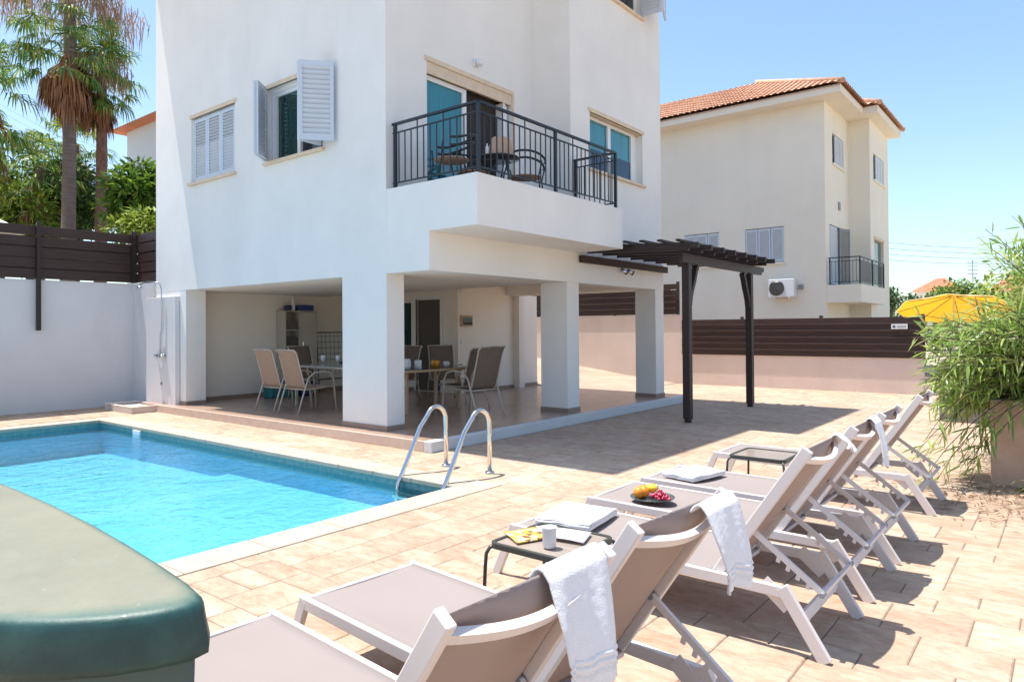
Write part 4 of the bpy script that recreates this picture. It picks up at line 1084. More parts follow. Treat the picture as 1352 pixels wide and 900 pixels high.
# balcony furniture
def balcony_chair(x,y,rz,label):
    c=thing('balcony_chair',label,'chair',(x,y,3.345),'round armed chairs on the balcony')
    ca,sa=math.cos(R(rz)),math.sin(R(rz))
    def T_(p): return (x+p[0]*ca-p[1]*sa,y+p[0]*sa+p[1]*ca,3.345+p[2])
    for dz,r_ in ((.66,.30),(.56,.28)):
        m=MB(); pts=[T_((r_*math.cos(R(a)),r_*math.sin(R(a)),dz+(.12 if 200<a<340 else 0)*math.sin(R((a-200)/140*180)))) for a in range(-20,201,20)]
        pts=[T_((r_*math.cos(R(a)),-r_*math.sin(R(a))*1.05,dz+.10*max(0,math.sin(R(a))))) for a in range(-25,206,15)]
        m.tube(pts,.017,8); m.build('arm_ring',M['black_iron'],c)
    for sx in (-1,1):
        for sy in (-1,1):
            m=MB(); m.tube([T_((sx*.27,sy*.2,.60 if sy>0 else .62)),T_((sx*.22,sy*.2,.40)),T_((sx*.26,sy*.26,0))],.011,8); m.build('leg',M['black_iron'],c)
    m=MB(); m.lathe([(0,0),(.23,0),(.24,.012),(.23,.02),(0,.022)],T_((0,0,.41)),24); m.build('seat',M['mesh_tan'],c)
    return c
balcony_chair(6.78,6.45,60,'dark round armed chair at the left end of the balcony')
balcony_chair(7.55,6.75,160,'dark round armed chair behind the balcony table with the beige bag')
balcony_chair(8.28,6.35,-60,'dark round armed chair at the middle of the balcony, right of the table')
bt=thing('balcony_table','round dark table on the balcony between the chairs','table',(7.45,6.2,3.345))
m=MB(); m.lathe([(0,.0),(.30,.0),(.31,.012),(.30,.024),(0,.026)],(7.45,6.2,3.86),28); m.build('table_top',M['dark_glass'],bt)
for a in (20,140,260):
    m=MB(); m.tube([(7.45+.24*math.cos(R(a)),6.2+.24*math.sin(R(a)),3.86),(7.45+.12*math.cos(R(a)),6.2+.12*math.sin(R(a)),3.6),(7.45+.26*math.cos(R(a)),6.2+.26*math.sin(R(a)),3.345)],.012,8); m.build('leg',M['black_iron'],bt)
m=MB()
def fnb(u,v):
    a=u*2*math.pi; r_=.20-.07*v**2; z=3.887+.30*v
    if v>.93: r_*=max(0,(1-v)/.07)
    k=1+.10*noise.noise(Vector((math.cos(a)*2,math.sin(a)*2,v*3)))
    return (7.5+r_*k*math.cos(a),6.18+r_*k*.8*math.sin(a),z)
cloth_quad(m,fnb,28,16); o=m.build('beach_bag',M['beige_cloth'],origin=(7.5,6.18,3.887)); tag(o,'beige cloth bag standing on the balcony table','bag')
lathe_obj('lotion_bottle','small white bottle beside the beige bag on the balcony table','bottle',[(0,0),(.02,0),(.024,.01),(.024,.12),(.01,.14),(.01,.17),(0,.17)],7.28,6.25,3.888+.2,M['ceramic'])
bpy.data.objects['lotion_bottle'].location.z=3.888

# ------------------------------------------------------------------ neighbouring cream house
nh=thing('cream_house','cream three storey house with terracotta roof, behind the long dark fence','house',(24,6.15,0))
m=MB()
u_l=(24.9,26.6,7.0,8.05); 
panel(m,'x',24,.3,6.15,17,0,8.95,[(7.47,8.79,3.70,4.90),(9.73,11.04,3.70,4.90)])
panel(m,'y',6.15,.3,24.3,27.1,0,8.95,[(24.95,26.45,7.0,8.02),(24.5,26.6,2.9,4.9)])
panel(m,'x',27.1,.3,5.45,6.15,0,8.95)
panel(m,'y',5.45,.3,27.4,30.3,0,8.95,[(27.7,29.5,6.8,7.75),(27.7,29.3,2.9,4.65)])
panel(m,'x',30.3,-.3,5.75,17,0,8.95); panel(m,'y',17,-.3,24.3,30.0,0,8.95)
m.build('wall',M['cream'],nh)
m=MB(); m.box(24.35,30,6.5,16.6,2.5,2.7); m.box(24.35,30,6.5,16.6,5.7,5.9); m.build('inner_floor',M['dark'],nh)
m=MB(); 
eo=[(23.35,17.6),(23.35,5.5),(26.45,5.5),(26.45,5.05),(30.65,5.05),(30.65,17.6)]
m.prism(eo,8.86,9.10); ev=m.build('eave',mat('eave_paint',(.80,.74,.64),.8,.04,1),nh)
rt_=MB()
def slope(mb,a,b,c_,d,step=.36,w=.22):
    """tiled roof slope: a-b eave edge, d-c top edge"""
    a,b,c_,d=map(Vector,(a,b,c_,d)); L=(b-a).length; nrm=(b-a).cross(d-a).normalized()
    if nrm.z<0: nrm=-nrm
    nu=int(L/w*6); H=((d-a).length+(c_-b).length)/2; nv=max(1,int(H/step))
    o=len(mb.v)
    rows=[]
    for j in range(nv):
        rows.append((j/nv,.045)); rows.append(((j+.98)/nv,.0))
    for (v,lift) in rows:
        p=a.lerp(d,v); q=b.lerp(c_,v); LL=(q-p).length
        for i in range(nu+1):
            x=p.lerp(q,i/nu); s_=(x-a).dot((b-a).normalized())
            mb.v.append(tuple(x+nrm*(.04+lift+.05*abs(math.sin(math.pi*s_/w)))))
    for j in range(len(rows)-1):
        for i in range(nu):
            k=o+j*(nu+1)+i; mb.f.append((k,k+1,k+nu+2,k+nu+1)); mb.m.append(0); mb.sm.append(False)
Z0=9.06
slope(rt_,(23.25,17.7,Z0),(23.25,5.4,Z0),(27.1,9.4,Z0+1.86),(27.1,13.6,Z0+1.86))
slope(rt_,(23.25,5.4,Z0),(26.9,5.4,Z0),(27.1,9.4,Z0+1.86),(27.1,9.4,Z0+1.86))
slope(rt_,(26.35,4.95,Z0),(30.75,4.95,Z0),(28.9,7.2,Z0+1.12),(28.5,7.2,Z0+1.12))
slope(rt_,(26.35,6.4,Z0),(26.35,4.95,Z0),(28.5,7.2,Z0+1.12),(28.5,7.2,Z0+1.12))
slope(rt_,(30.75,4.95,Z0),(30.75,17.7,Z0),(27.1,13.6,Z0+1.86),(27.1,9.4,Z0+1.86))
rt_.add([(23.3,17.6,Z0),(23.3,5.5,Z0),(26.9,5.45,Z0),(30.6,5.05,Z0),(30.6,17.6,Z0),(27.1,9.4,Z0+1.82),(27.1,13.6,Z0+1.82)],[(0,1,5,6),(1,2,5),(3,4,6,5),(4,0,6)])
rt_.build('roof_tiles',M['roof_tile'],nh)
m=MB(); m.tube([(23.25,5.4,Z0+.1),(27.1,9.4,Z0+1.98)],.09,8); m.tube([(26.35,4.95,Z0+.1),(28.5,7.2,Z0+1.22)],.09,8); m.tube([(30.75,4.95,Z0+.1),(28.9,7.2,Z0+1.22)],.09,8); m.build('hip_tiles',M['roof_tile'],nh)
# windows
for (u0,u1,n_) in ((7.47,8.79,3),(9.73,11.04,3)):
    m=MB(); wdt=(u1-u0)/n_
    for k in range(n_): shutter_leaf(m,(24.03,u1-k*wdt-.01),(24.03,u1-(k+1)*wdt+.01),3.72,4.88,n=14)
    o=m.build('shuttered_window',M['shutter'],nh)
    m=MB(); m.box(23.985,24.0,u0-.05,u1+.05,4.9,4.98); m.build('lintel_trim',M['cream'],o)
    m=MB(); m.box(23.94,24.1,u0-.05,u1+.05,3.63,3.70); m.build('sill',M['cream'],o)
    m=MB(); m.box(24.08,24.10,u0,u1,3.7,4.9); m.build('pane',M['dark_glass'],o)
for (a,b,z0,z1,yy,nm) in ((24.95,26.45,7.0,8.02,6.15,'shuttered_window'),(27.7,29.5,6.8,7.75,5.45,'shuttered_window')):
    m=MB(); n_=4
    for k in range(n_):
        if k==0: continue
        w_=(b-a)/n_; shutter_leaf(m,(a+k*w_+.01,yy+.03),(a+(k+1)*w_-.01,yy+.03),z0+.02,z1-.02,n=12)
    o=m.build(nm,M['shutter'],nh)
    m=MB(); m.box(a,b,yy+.1,yy+.12,z0,z1); m.build('pane',M['dark_glass'],o)
    m=MB(); m.box(a-.05,b+.05,yy-.06,yy+.1,z0-.07,z0); m.build('sill',M['cream'],o)
m=MB(); shutter_leaf(m,(24.55,6.16),(25.45,6.16),2.93,4.86,n=22); o=m.build('balcony_shutter',M['shutter'],nh)
m=MB(); shutter_leaf(m,(25.6,6.12),(26.1,5.9),2.93,4.86,n=22); m.build('open_leaf',M['grey'],o)
m=MB(); m.box(24.5,26.6,6.25,6.27,2.9,4.9); m.build('pane',M['dark_glass'],o)
m=MB(); m.box(27.7,29.3,5.55,5.57,2.9,4.65); o=m.build('bay_door',mat('grey_green_glass',(.08,.13,.12),.08,.1,2),nh)
m=MB(); m.box(27.65,29.35,5.42,5.449,4.65,4.75); m.build('lintel_trim',M['stone_trim'],o)
m=MB(); m.box(25.6,25.85,6.12,6.149,5.5,5.78); m.build('wall_vent',M['grey'],nh,bevel=.01)
nb=MB(); nb.box(24.02,27.75,5.11,6.149,2.28,2.85); nbo=nb.build('balcony',M['cream'],nh)
rr=MB(); railing(rr,(24.1,6.1),(24.1,5.16),2.85,3.75,n=9,posts=(0.05,1)); railing(rr,(24.1,5.16),(27.7,5.16),2.85,3.75,n=26,posts=(.5,1)); rr.build('balcony_railing',M['black_iron'],nbo)
ac=thing('air_conditioner','white outdoor air conditioning unit on the wall of the cream house','air conditioner',(23.8,7.47,2.48))
m=MB(); m.box(23.66,23.94,7.05,7.89,2.5,3.1); m.build('case',M['ac'],ac,bevel=.02)
m=MB(); m.lathe([(0,0),(.23,0),(.25,.008),(.25,.016),(0,.016)],(0,0,0),28); m.v=[(23.658-z,7.62+x,2.8+y) for x,y,z in m.v]; g_=m.build('fan_grille',M['grille'],ac)
m=MB()
for k in range(8): m.box(23.63,23.642,7.40,7.84,2.60+k*.055,2.606+k*.055)
m.build('grille_wires',M['grey'],g_)
m=MB(); m.box(23.66,24.0,7.2,7.24,2.44,2.499); m.box(23.66,24.0,7.7,7.74,2.44,2.499); m.build('bracket',M['ac'],ac)
m=MB(); m.box(23.9,23.98,6.85,6.99,2.75,2.9); m.build('pipe_cover',M['grey'],ac)

# far things
M['far_roof']=mat('red_far_roof',(.48,.17,.09),.85,.2,.8)
def simple_house(name,label,x0,x1,y0,y1,zw,zr,wallm,win=2):
    t_=thing(name,label,'house',((x0+x1)/2,(y0+y1)/2,0))
    m=MB(); m.box(x0,x1,y0,y1,-1,zw); m.build('wall',wallm,t_)
    m=MB(); e=.6; cx,cy=(x0+x1)/2,(y0+y1)/2
    A=[(x0-e,y0-e,zw),(x1+e,y0-e,zw),(x1+e,y1+e,zw),(x0-e,y1+e,zw),(cx,cy-.8,zr),(cx,cy+.8,zr)]
    m.add(A,[(0,1,4),(1,2,5,4),(2,3,5),(3,0,4,5),(3,2,1,0)]); m.build('roof',M['far_roof'],t_)
    for k in range(win):
        y=y0+(y1-y0)*(.28+.44*k); m=MB(); m.box(x0-.05,x0-.01,y-.6,y+.6,zw-2.4,zw-1.0); m.build('window',M['dark_glass'],t_)
simple_house('far_house','distant pale house with a red hipped roof, above the yellow parasol',172,181,17.5,26,9.0,11.9,M['cream'])
simple_house('far_house','distant house whose red roof shows behind the bush at the right',178,188,5,13,8.8,12.3,M['cream'])
simple_house('far_house','pale house behind the palms, left of the villa, with a red tiled roof edge',13.3,20,25.2,32.3,10.25,11.6,mat('pale_blue_plaster',(.50,.54,.58),.85,.04,.5),0)

mast=thing('antenna_mast','thin grey aerial mast standing far behind the yellow parasol','mast',(53.7,4.84,0))
m=MB(); m.tube([(53.7,4.84,0),(53.7,4.84,5.75)],.03,6); m.build('pole',M['grey'],mast)
m=MB(); 
for k in range(4): m.tube([(53.5,5.1-.0*k,5.6-.25*k),(53.9,4.58,5.6-.25*k)],.02,5)
m.build('cross_arm',M['grey'],mast)
pl=thing('power_lines','thin overhead power lines crossing the sky right of the cream house','power line',(52,7,6))
for k,(za,zb) in enumerate(((7.1,6.2),(6.7,5.9),(6.3,5.6),(5.9,5.3))):
    m=MB(); pts=[]
    for i in range(13):
        t_=i/12; x=48+t_*9; y=12-t_*11.2; pts.append((x,y,za+(zb-za)*t_+.25-.9*4*t_*(1-t_)*.3))
    m.tube(pts,.014,5); m.build('wire',M['grey'],pl)
pl=thing('power_lines','faint overhead power lines in the sky left of the palm trees','power line',(15,53,15))
for k in range(4):
    m=MB(); m.tube([(13.5,55,17.0-.45*k),(15.5,52.3,15.2-.45*k),(19,48,12.2-.45*k)],.014,5); m.build('wire',M['grey'],pl)

def parasol(name,label,cx,cy,zr,za,rad,top,under,tilt=(0,0),n=8,pole=True):
    t_=thing(name,label,'parasol',(cx,cy,0))
    m=MB(); rings=8; o=0
    def P(r_,a,dz=0):
        k=a/(2*math.pi)*n; f=abs((k%1)-.5)*2   # 1 at ribs
        rr=rad*r_*(1-.05*(1-f)); z=zr+(za-zr)*(1-r_**1.15)-.05*(1-f)*r_+dz
        x=rr*math.cos(a); y=rr*math.sin(a)
        return (cx+x,cy+y,z+tilt[0]*x+tilt[1]*y)
    seg=n*6
    for mi,dz in ((0,0),(1,-.012)):
        o=len(m.v)
        for j in range(rings+1):
            for k in range(seg): m.v.append(P(max(.01,j/rings),2*math.pi*k/seg,dz))
        for j in range(rings):
            for k in range(seg):
                k2=(k+1)%seg; m.f.append((o+j*seg+k,o+j*seg+k2,o+(j+1)*seg+k2,o+(j+1)*seg+k)); m.m.append(mi); m.sm.append(True)
    m.build('canopy',[top,under],t_)
    m=MB(); m.tube([(cx,cy,0),(cx,cy,za+.02)],.028,10); m.build('pole',M['white_paint'],t_)
    for k in range(n):
        a=2*math.pi*(k+.0)/n; m=MB(); m.tube([P(.05,a,-.03),P(.97,a,-.03)],.01,6); m.build('rib',M['grey'],t_)
parasol('parasol','yellow parasol open behind the right end of the dark fence',22.3,2.45,1.97,2.34,1.38,M['yellow_top'],M['yellow_under'],tilt=(-.26,-.03))
parasol('parasol','white parasol whose edge shows over the pool fence at the left',3.55,16.95,3.55,4.15,1.45,M['white_canvas'],M['white_canvas'],tilt=(.0,.0),n=4)

# ------------------------------------------------------------------ vegetation
def leaf_card(mb,c,d,up,L,W,bend=.15):
    d=d.normalized(); s=d.cross(up)
    if s.length<1e-4: s=d.cross(Vector((1,0,0)))
    s.normalize(); n=s.cross(d)
    a=c; b=c+d*L*.5+n*bend*L*.3; e=c+d*L-n*bend*L*.3
    mb.v += [tuple(a),tuple(b-s*W/2),tuple(b+s*W/2),tuple(e)]
    o=len(mb.v)-4
    mb.f.append((o,o+1,o+3,o+2)); mb.m.append(0); mb.sm.append(False)
def blob_crown(mb,rg,blobs,nleaf,L,W):
    tot=sum(r_**2 for _,r_ in blobs)
    for c,r_ in blobs:
        c=Vector(c)
        for _ in range(int(nleaf*r_*r_/tot)):
            v=Vector((rg.gauss(0,1),rg.gauss(0,1),rg.gauss(0,1))).normalized()
            rr=r_*(rg.random()**.45)
            q=v*rr; q.z*=.85
            nz=noise.noise((c+q)*1.3)
            if nz<-.18 and rg.random()<.8: continue
            d=(v+Vector((rg.gauss(0,.7),rg.gauss(0,.7),rg.gauss(0,.5)-.25)))
            leaf_card(mb,c+q*(1+.18*nz),d,Vector((rg.gauss(0,.4),rg.gauss(0,.4),1)),L*rg.uniform(.6,1.25),W*rg.uniform(.7,1.2))
def tree(name,label,x,y,h,blobs,nleaf,L,W,leafm,seed,trunk_r=.13,cat='tree',group=None):
    rg=random.Random(seed); t_=thing(name,label,cat,(x,y,0),group)
    m=MB(); top=Vector((x,y,h*.55)); m.tube([(x,y,-.1),(x+.05,y-.03,h*.25),tuple(top)],[trunk_r*1.25,trunk_r,trunk_r*.7],9)
    for c,r_ in blobs:
        c=Vector(c); mid=top.lerp(c,.5)+Vector((rg.gauss(0,.1),rg.gauss(0,.1),.1)); m.tube([tuple(top),tuple(mid),tuple(c)],[trunk_r*.55,trunk_r*.4,trunk_r*.15],6)
    m.build('trunk',M['bark'],t_)
    m=MB(); blob_crown(m,rg,blobs,nleaf,L,W); m.build('crown',leafm,t_)
    return t_
def rb(x,y,z,R_,n,seed,rs=.55,fl=.8):
    rg=random.Random(seed); out=[((x,y,z),R_*.7)]
    for _ in range(n):
        v=Vector((rg.gauss(0,1),rg.gauss(0,1),rg.gauss(0,1)*fl)).normalized()*R_*rg.uniform(.5,.9)
        out.append(((x+v.x,y+v.y,z+v.z*fl),R_*rs*rg.uniform(.6,1.15)))
    return out
tree('garden_tree','yellow green leafy tree over the pool fence at the far left edge',6.5,25.6,7.2,rb(6.5,25.6,5.2,1.9,9,1),5200,.26,.09,M['leaf_b'],21,group='trees behind the pool fence')
tree('garden_tree','bushy green tree left of the thick palm trunk, behind the fence',7.4,24.9,6.9,rb(7.4,24.9,5.0,1.7,9,2),5200,.22,.08,M['leaf_a'],22,group='trees behind the pool fence')
tree('garden_tree','dark green tree standing between the two palm trunks',8.9,25.6,7.8,rb(8.9,25.6,5.9,1.6,10,3),5200,.24,.09,M['leaf_d'],23,group='trees behind the pool fence')
tree('garden_tree','broad leaved glossy green tree right beside the villa corner behind the fence',8.68,19.8,6.4,rb(8.68,19.8,5.25,1.0,9,4),3600,.30,.13,M['leaf_a'],24,group='trees behind the pool fence')
tree('garden_shrub','bright yellow green shrub just above the fence between palm and villa',8.45,19.0,5.2,rb(8.45,19.0,4.1,.8,7,5),3200,.20,.08,M['leaf_b'],25,cat='shrub')
tree('garden_tree','dark tree farther behind the left palms',7.5,28,8,rb(7.5,28,5.2,2.5,10,6),4500,.28,.12,M['leaf_d'],26,group='trees behind the pool fence')

def fan(mb,base,dirv,petL,R_,rg,droop,nl=22,spread=125,wd=.045):
    """fan frond: petiole then radiating leaflets that droop"""
    base=Vector(base); d=Vector(dirv).normalized(); up=Vector((0,0,1))
    side=d.cross(up); side=side.normalized() if side.length>1e-3 else Vector((1,0,0))
    nrm=side.cross(d).normalized()
    mid=base+d*petL*.5; tip=base+d*petL-Vector((0,0,droop*petL*.25))
    # petiole strip
    o=len(mb.v)
    for p in (base,mid,tip): mb.v += [tuple(p-side*.018),tuple(p+side*.018)]
    mb.f += [(o,o+1,o+3,o+2),(o+2,o+3,o+5,o+4)]; mb.m+=[0,0]; mb.sm+=[False,False]
    for k in range(nl):
        a=R(-spread+2*spread*(k+.5)/nl+rg.uniform(-4,4)); L=R_*(1-.25*abs(a)/R(spread))*rg.uniform(.85,1.1)
        v=(d*math.cos(a)+side*math.sin(a)+nrm*rg.uniform(-.12,.12)).normalized()
        sd=v.cross(nrm); sd.normalize()
        p0=tip; p1=tip+v*L*.55-Vector((0,0,droop*L*.12)); p2=tip+v*L*(.92-.18*droop)-Vector((0,0,droop*L*.62))
        o=len(mb.v); w=wd
        mb.v += [tuple(p0-sd*w*.2),tuple(p0+sd*w*.2),tuple(p1-sd*w*.55),tuple(p1+sd*w*.55),tuple(p2)]
        mb.f += [(o,o+1,o+3,o+2),(o+2,o+3,o+4)]; mb.m+=[0,0]; mb.sm+=[False,False]
def palm_tree(label,x,y,ztop,tr,tiers,seed,skirt,trunkm,straw=None):
    rg=random.Random(seed); t_=thing('fan_palm',label,'palm tree',(x,y,0),'fan palms behind the pool fence')
    m=MB(); pts=[]; rs=[]
    nseg=26
    for k in range(nseg+1):
        f=k/nseg; pts.append((x+.12*math.sin(f*2.2),y+.08*math.sin(f*3),ztop*f)); rs.append(tr*(1.15-.35*f)*(1+.03*(k%2)))
    m.tube(pts,rs,14); m.build('trunk',trunkm,t_)
    m=MB()
    for (z,n_,el0,el1,pet,R_,dr_o) in tiers:
        for k in range(n_):
            a=2*math.pi*(k+rg.random()*.7)/n_; el=R(rg.uniform(el0,el1))
            d=Vector((math.cos(a)*math.cos(el),math.sin(a)*math.cos(el),math.sin(el)))
            fan(m,(x,y,z+rg.uniform(-.15,.15)),d,pet*rg.uniform(.8,1.15),R_*rg.uniform(.8,1.1),rg,dr_o*rg.uniform(.7,1.3))
    m.build('green_fronds',M['frond'],t_)
    m=MB(); (z0,z1,n_,pet,R_)=skirt
    for k in range(n_):
        a=rg.uniform(0,6.283); z=rg.uniform(z0,z1); el=R(rg.uniform(-80,-35))
        d=Vector((math.cos(a)*math.cos(el),math.sin(a)*math.cos(el),math.sin(el)))
        fan(m,(x+math.cos(a)*tr*.7,y+math.sin(a)*tr*.7,z),d,pet*rg.uniform(.7,1.1),R_*rg.uniform(.8,1.15),rg,1.2,nl=14,spread=60,wd=.06)
    m.build('dead_skirt',M['frond_dead'],t_)
    if straw:
        m=MB(); (z0,n_,rad,hang)=straw
        for k in range(n_):
            a=2*math.pi*(k+rg.random())/n_; rr=rad*rg.uniform(.55,1.05); c=[]
            for i in range(7):
                f=i/6; c.append(Vector((x+math.cos(a)*rr*f,y+math.sin(a)*rr*f,z0+.55*math.sin(f*2.6)-.5*f*f+rg.uniform(-.03,.03))))
            for p,q in zip(c,c[1:]): 
                o=len(m.v); s=Vector((-math.sin(a),math.cos(a),0))*.012
                m.v += [tuple(p-s),tuple(p+s),tuple(q+s),tuple(q-s)]; m.f.append((o,o+1,o+2,o+3)); m.m.append(0); m.sm.append(False)
            for i in range(60):
                f=rg.uniform(.45,1); j=min(5,int(f*6)); p=c[j].lerp(c[j+1],f*6-j) if j<6 else c[6]
                L=hang*rg.choice((.3,.5,.7,1.0,1.2))*rg.uniform(.6,1.1); p=p+Vector((rg.gauss(0,.10),rg.gauss(0,.10),rg.gauss(0,.06)))
                q=p+Vector((rg.gauss(0,.10),rg.gauss(0,.10),-L*.5)); e=q+Vector((rg.gauss(0,.06),rg.gauss(0,.06),-L*.5))
                b_=rg.uniform(0,6.28); s=Vector((math.cos(b_),math.sin(b_),0))*.015
                o=len(m.v); m.v += [tuple(p-s*.5),tuple(p+s*.5),tuple(q+s),tuple(q-s),tuple(e)]; m.f += [(o,o+1,o+2,o+3),(o+3,o+2,o+4)]; m.m+=[0,0]; m.sm+=[False,False]
        m.build('hanging_flower_stalks',M['straw'],t_)
    return t_
palm_tree('tall fan palm with thick grey trunk, brown skirt and straw coloured hanging stalks',7.56,22.4,11.0,.185,
   [(11.0,24,-20,75,1.0,.85,.7),(10.3,12,-20,15,1.1,.8,.8),(9.6,15,-12,18,1.1,.85,.85),(9.4,8,-40,-10,.75,.7,.9)],31,(8.6,9.5,60,.3,.8),M['trunk'],straw=(10.9,20,2.0,.9))
palm_tree('thinner fan palm with reddish fibrous trunk right of the thick palm',8.62,22.95,9.4,.17,
   [(9.6,18,-20,70,.85,.85,.8),(9.0,9,-35,5,.75,.65,.9),(8.5,3,-40,-10,.8,.75,1.0)],32,(8.3,9.0,30,.25,.6),M['trunk_red'],straw=(9.5,8,1.1,.9))
palm_tree('fan palm mostly outside the left edge, only frond tips showing',5.35,22.2,8.2,.2,
   [(8.1,20,-30,60,1.0,.85,.8),(7.2,14,-40,10,1.0,.9,1.)],33,(6.3,7.8,40,.35,.8),M['trunk'])
palm_tree('low bushy fan palm between the garden trees left of the thick trunk',7.5,24.6,6.6,.16,
   [(6.6,20,-25,70,.9,.85,.8),(6.2,12,-40,0,.9,.85,1.)],34,(5.2,6.2,16,.3,.6),M['trunk'])
palm_tree('small fan palm behind the two tall trunks',8.9,26.0,7.8,.22,
   [(7.8,18,-25,70,.9,.8,.8),(7.4,12,-45,0,.9,.8,1.)],35,(6.3,7.5,40,.35,.8),M['trunk_red'])

# far trees right
rg=random.Random(77)
for i,(x,y,h,r_,mt,lab) in enumerate([
    (47.5,8.55,4.1,1.0,'leaf_d','dark narrow tree right beside the cream house in the distance'),
    (50.2,7.6,3.7,1.1,'leaf_d','dark rounded tree in the distance left of the yellow parasol'),
    (51.5,6.6,4.0,1.2,'leaf_a','green tree just in front of the far red roofed house'),
    (53.0,5.2,4.6,1.3,'leaf_a','green tree behind the yellow parasol, right of the far house'),
    (54.5,3.9,4.4,1.3,'leaf_d','dark green tree in the distance by the aerial mast'),
    (31.5,1.7,3.6,1.4,'leaf_b','yellow green tree rising behind the narrow leaved bush'),
    (33.0,.4,4.4,1.7,'leaf_a','larger green tree behind the bush at the right edge')]):
    tree('far_tree',lab,x,y,h,rb(x,y,h-r_*.9,r_,7,60+i),1500,.26,.13,M[mt],80+i,trunk_r=.12,group='far trees on the right')
hd=MB(); 
for k in range(14): blob_crown(hd,rg,[((46+k*1.1,9.6-k*1.15,1.0),1.3)],500,.3,.15)
tag(hd.build('far_hedge',M['leaf_d']),'long low dark hedge in the distance between the cream house and the bush','hedge')
hd=MB(); 
for k in range(10): blob_crown(hd,rg,[((14.2+k*.25,1.1-k*.7,.75),.65)],500,.16,.05)
tag(hd.build('garden_hedge',M['leaf_d']),'dark shrubbery behind the low grey wall and the bush','hedge')
# distant wooded skyline
sk_=MB()
for k in range(150):
    a=R(-20+k*1.0); D=230+rg.uniform(-20,20)
    blob_crown(sk_,rg,[((D*math.cos(a),D*math.sin(a),rg.uniform(1,3.2)),rg.uniform(3.5,5.5))],60,2.2,1.2)
tag(sk_.build('distant_woodland',M['leaf_d']),kind='stuff')

# planter with the narrow leaved bush
pn=thing('planter','rendered stone planter under the narrow leaved bush at the right edge','planter',(8.9,-1.2,0))
m=MB(); m.box(8.0,8.22,-3.2,.60,-.01,.80); m.box(8.22,9.9,.38,.60,-.01,.799); m.box(9.7,9.9,-3.2,.38,-.01,.80); m.box(8.22,9.7,-3.2,-3.0,-.01,.799); m.build('planter_wall',M['planter'],pn,bevel=.012)
m=MB(); m.box(8.221,9.699,-2.999,.379,.0,.70); m.build('soil',M['soil'],pn)
bu=thing('narrow_leaved_bush','large bush with long narrow light green leaves overhanging the planter at the right edge','bush',(8.6,-.3,.7))
br=MB(); lf=MB(); rg=random.Random(99)
def W(px,y,D):   # position from bearing, height and distance used while laying out the bush
    k=D/6.6; return Vector(((7.57+(px-1215)*.00445)*k,(1.1-(px-1215)*.0056)*k,1.5+(431-y)/919*D))
def branch(tgt,nleaf,droop,Lr=(.13,.21),start=None):
    s=start or Vector((8.75+rg.uniform(-.3,.4),-.35+rg.uniform(-.35,.35),.72))
    mid=s.lerp(tgt,.5)+Vector((0,0,.25+droop*.45))
    pts=[]
    for i in range(15):
        t_=i/14; pts.append(s*(1-t_)**2+mid*2*t_*(1-t_)+tgt*t_*t_+Vector((noise.noise(tgt*3+Vector((t_*4,0,0))),noise.noise(tgt*3+Vector((0,t_*4,3))),0))*.05)
    br.tube([tuple(p) for p in pts],[.0065*(1-.8*i/14)+.0012 for i in range(15)],6)
    for k in range(nleaf):
        f=.30+.70*(k+rg.random())/nleaf; i=min(13,int(f*14)); p=pts[i].lerp(pts[i+1],f*14-i); ax=(pts[i+1]-pts[i]).normalized()
        v=Vector((rg.gauss(0,1),rg.gauss(0,1),rg.gauss(0,.45)))
        v=(v-ax*v.dot(ax)).normalized()
        d=(ax*rg.uniform(.3,1.0)+v*rg.uniform(.5,1.0)+Vector((0,0,-.25))).normalized()
        L=rg.uniform(*Lr)*rg.choice((.8,1.15,1.3)); w=L*rg.uniform(.075,.115)
        s_=d.cross(Vector((rg.gauss(0,.5),rg.gauss(0,.5),1))).normalized(); n_=s_.cross(d)
        o=len(lf.v); cur=rg.uniform(.05,.25)
        P0=p; P1=p+d*L*.33+n_*cur*L*.12; P2=p+d*L*.70+n_*cur*L*.05; P3=p+d*L-n_*cur*L*.28
        lf.v += [tuple(P0),tuple(P1-s_*w/2),tuple(P1+s_*w/2),tuple(P2-s_*w*.4),tuple(P2+s_*w*.4),tuple(P3)]
        lf.f += [(o,o+1,o+2),(o+1,o+3,o+4,o+2),(o+3,o+5,o+4)]; lf.m+=[0]*3; lf.sm+=[False]*3
for k in range(205):
    px=1238+200*rg.random(); lo=440-(px-1238)*.95
    y=rg.uniform(max(300,lo),548); branch(W(px,y,rg.uniform(6.3,8.6)),rg.randint(26,40),rg.uniform(0,.5))
for k in range(26):
    px=rg.uniform(1198,1245); y=rg.uniform(410,520); branch(W(px,y,rg.uniform(6.4,7.2)),rg.randint(18,30),rg.uniform(.1,.5))
for k in range(62):
    px=rg.uniform(1220,1330); y=rg.uniform(425,540); branch(W(px,y,rg.uniform(6.3,7.4)),rg.randint(34,48),rg.uniform(0,.5))
for k in range(15):
    px=rg.uniform(1196,1290); y=rg.uniform(570,640); t_=W(px,y,rg.uniform(6.3,6.9)); branch(t_,rg.randint(26,36),1.4)
for k in range(14):
    px=rg.uniform(1300,1365); y=rg.uniform(285,345); branch(W(px,y,rg.uniform(6.5,7.6)),rg.randint(24,34),.2)
for k in range(5):
    px=rg.uniform(1335,1375); y=rg.uniform(640,700); branch(W(px,y,rg.uniform(5.9,6.3)),rg.randint(14,20),1.2)
br.build('branches',M['bark'],bu); lf.build('foliage',M['leaf_n'],bu)
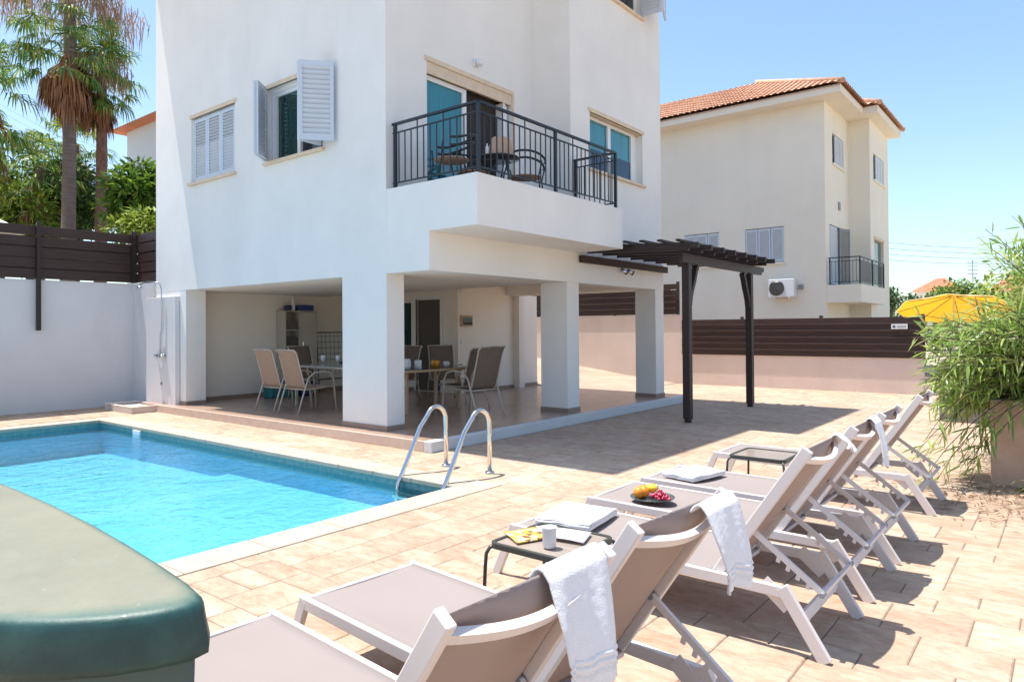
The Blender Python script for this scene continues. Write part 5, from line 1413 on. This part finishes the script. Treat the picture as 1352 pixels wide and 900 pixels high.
# dry leaf litter under the bush
m=MB()
for k in range(900):
    x=rg.gauss(7.35,.42); y=rg.gauss(.35,.55)
    if x>7.98 or y<-1.6: continue
    a=rg.uniform(0,6.28); leaf_card(m,Vector((x,y,.006+rg.random()*.01)),Vector((math.cos(a),math.sin(a),rg.uniform(-.05,.1))),Vector((0,0,1)),rg.uniform(.05,.14),rg.uniform(.006,.014),.1)
tag(m.build('leaf_litter',M['litter']),kind='stuff')

# ------------------------------------------------------------------ light, sky, camera
LD=Vector((.08,-.27,-1)).normalized()
sun=bpy.data.lights.new('sun','SUN'); sun.energy=4.3; sun.angle=R(.53); sun.color=(1,.955,.88)
so=bpy.data.objects.new('sun',sun); COL.objects.link(so); so.rotation_euler=LD.to_track_quat('-Z','Y').to_euler(); so.location=(-3,10,20)
W_=bpy.data.worlds.new('World'); S.world=W_; W_.use_nodes=True; nt=W_.node_tree
sky=nt.nodes.new('ShaderNodeTexSky'); sky.sky_type='NISHITA'; sky.sun_disc=False
sv=-LD; sky.sun_elevation=math.asin(sv.z); sky.sun_rotation=math.atan2(sv.x,sv.y)
sky.air_density=1.0; sky.dust_density=1.1; sky.ozone_density=1.0; sky.altitude=30
bg=nt.nodes['Background']; tn=nt.nodes.new('ShaderNodeMix'); tn.data_type='RGBA'; tn.blend_type='MULTIPLY'; tn.inputs[0].default_value=1; tn.inputs[7].default_value=(.92,.985,1.0,1)
nt.links.new(sky.outputs[0],tn.inputs[6]); nt.links.new(tn.outputs[2],bg.inputs[0]); bg.inputs[1].default_value=.14

cam=bpy.data.cameras.new('camera'); co=bpy.data.objects.new('camera',cam); COL.objects.link(co); S.camera=co
f_,pitch,yaw,roll=919.066,.011126,.6752276,-.0066333
cy,sy=math.cos(yaw),math.sin(yaw)
fw=Vector((cy*math.cos(pitch),sy*math.cos(pitch),math.sin(pitch))); r0=Vector((sy,-cy,0)); u0=r0.cross(fw)
c_,s_=math.cos(roll),math.sin(roll); rv=r0*c_+u0*s_; uv=-r0*s_+u0*c_
mx=Matrix((rv,uv,-fw)).transposed().to_4x4(); mx.translation=Vector((0,0,1.5)); co.matrix_world=mx
cam.sensor_width=36; cam.lens=f_/1352*36; cam.shift_y=-(450-423.94)/1352; cam.clip_end=3000; cam.clip_start=.05
S.render.engine='CYCLES'; S.cycles.samples=300; S.cycles.use_denoising=True; S.cycles.max_bounces=10; S.cycles.transparent_max_bounces=12
S.cycles.caustics_refractive=False; S.cycles.caustics_reflective=False; S.cycles.sample_clamp_indirect=8
S.render.resolution_x=1024; S.render.resolution_y=681
S.view_settings.view_transform='Standard'; S.view_settings.look='None'; S.view_settings.exposure=.84; S.view_settings.gamma=1
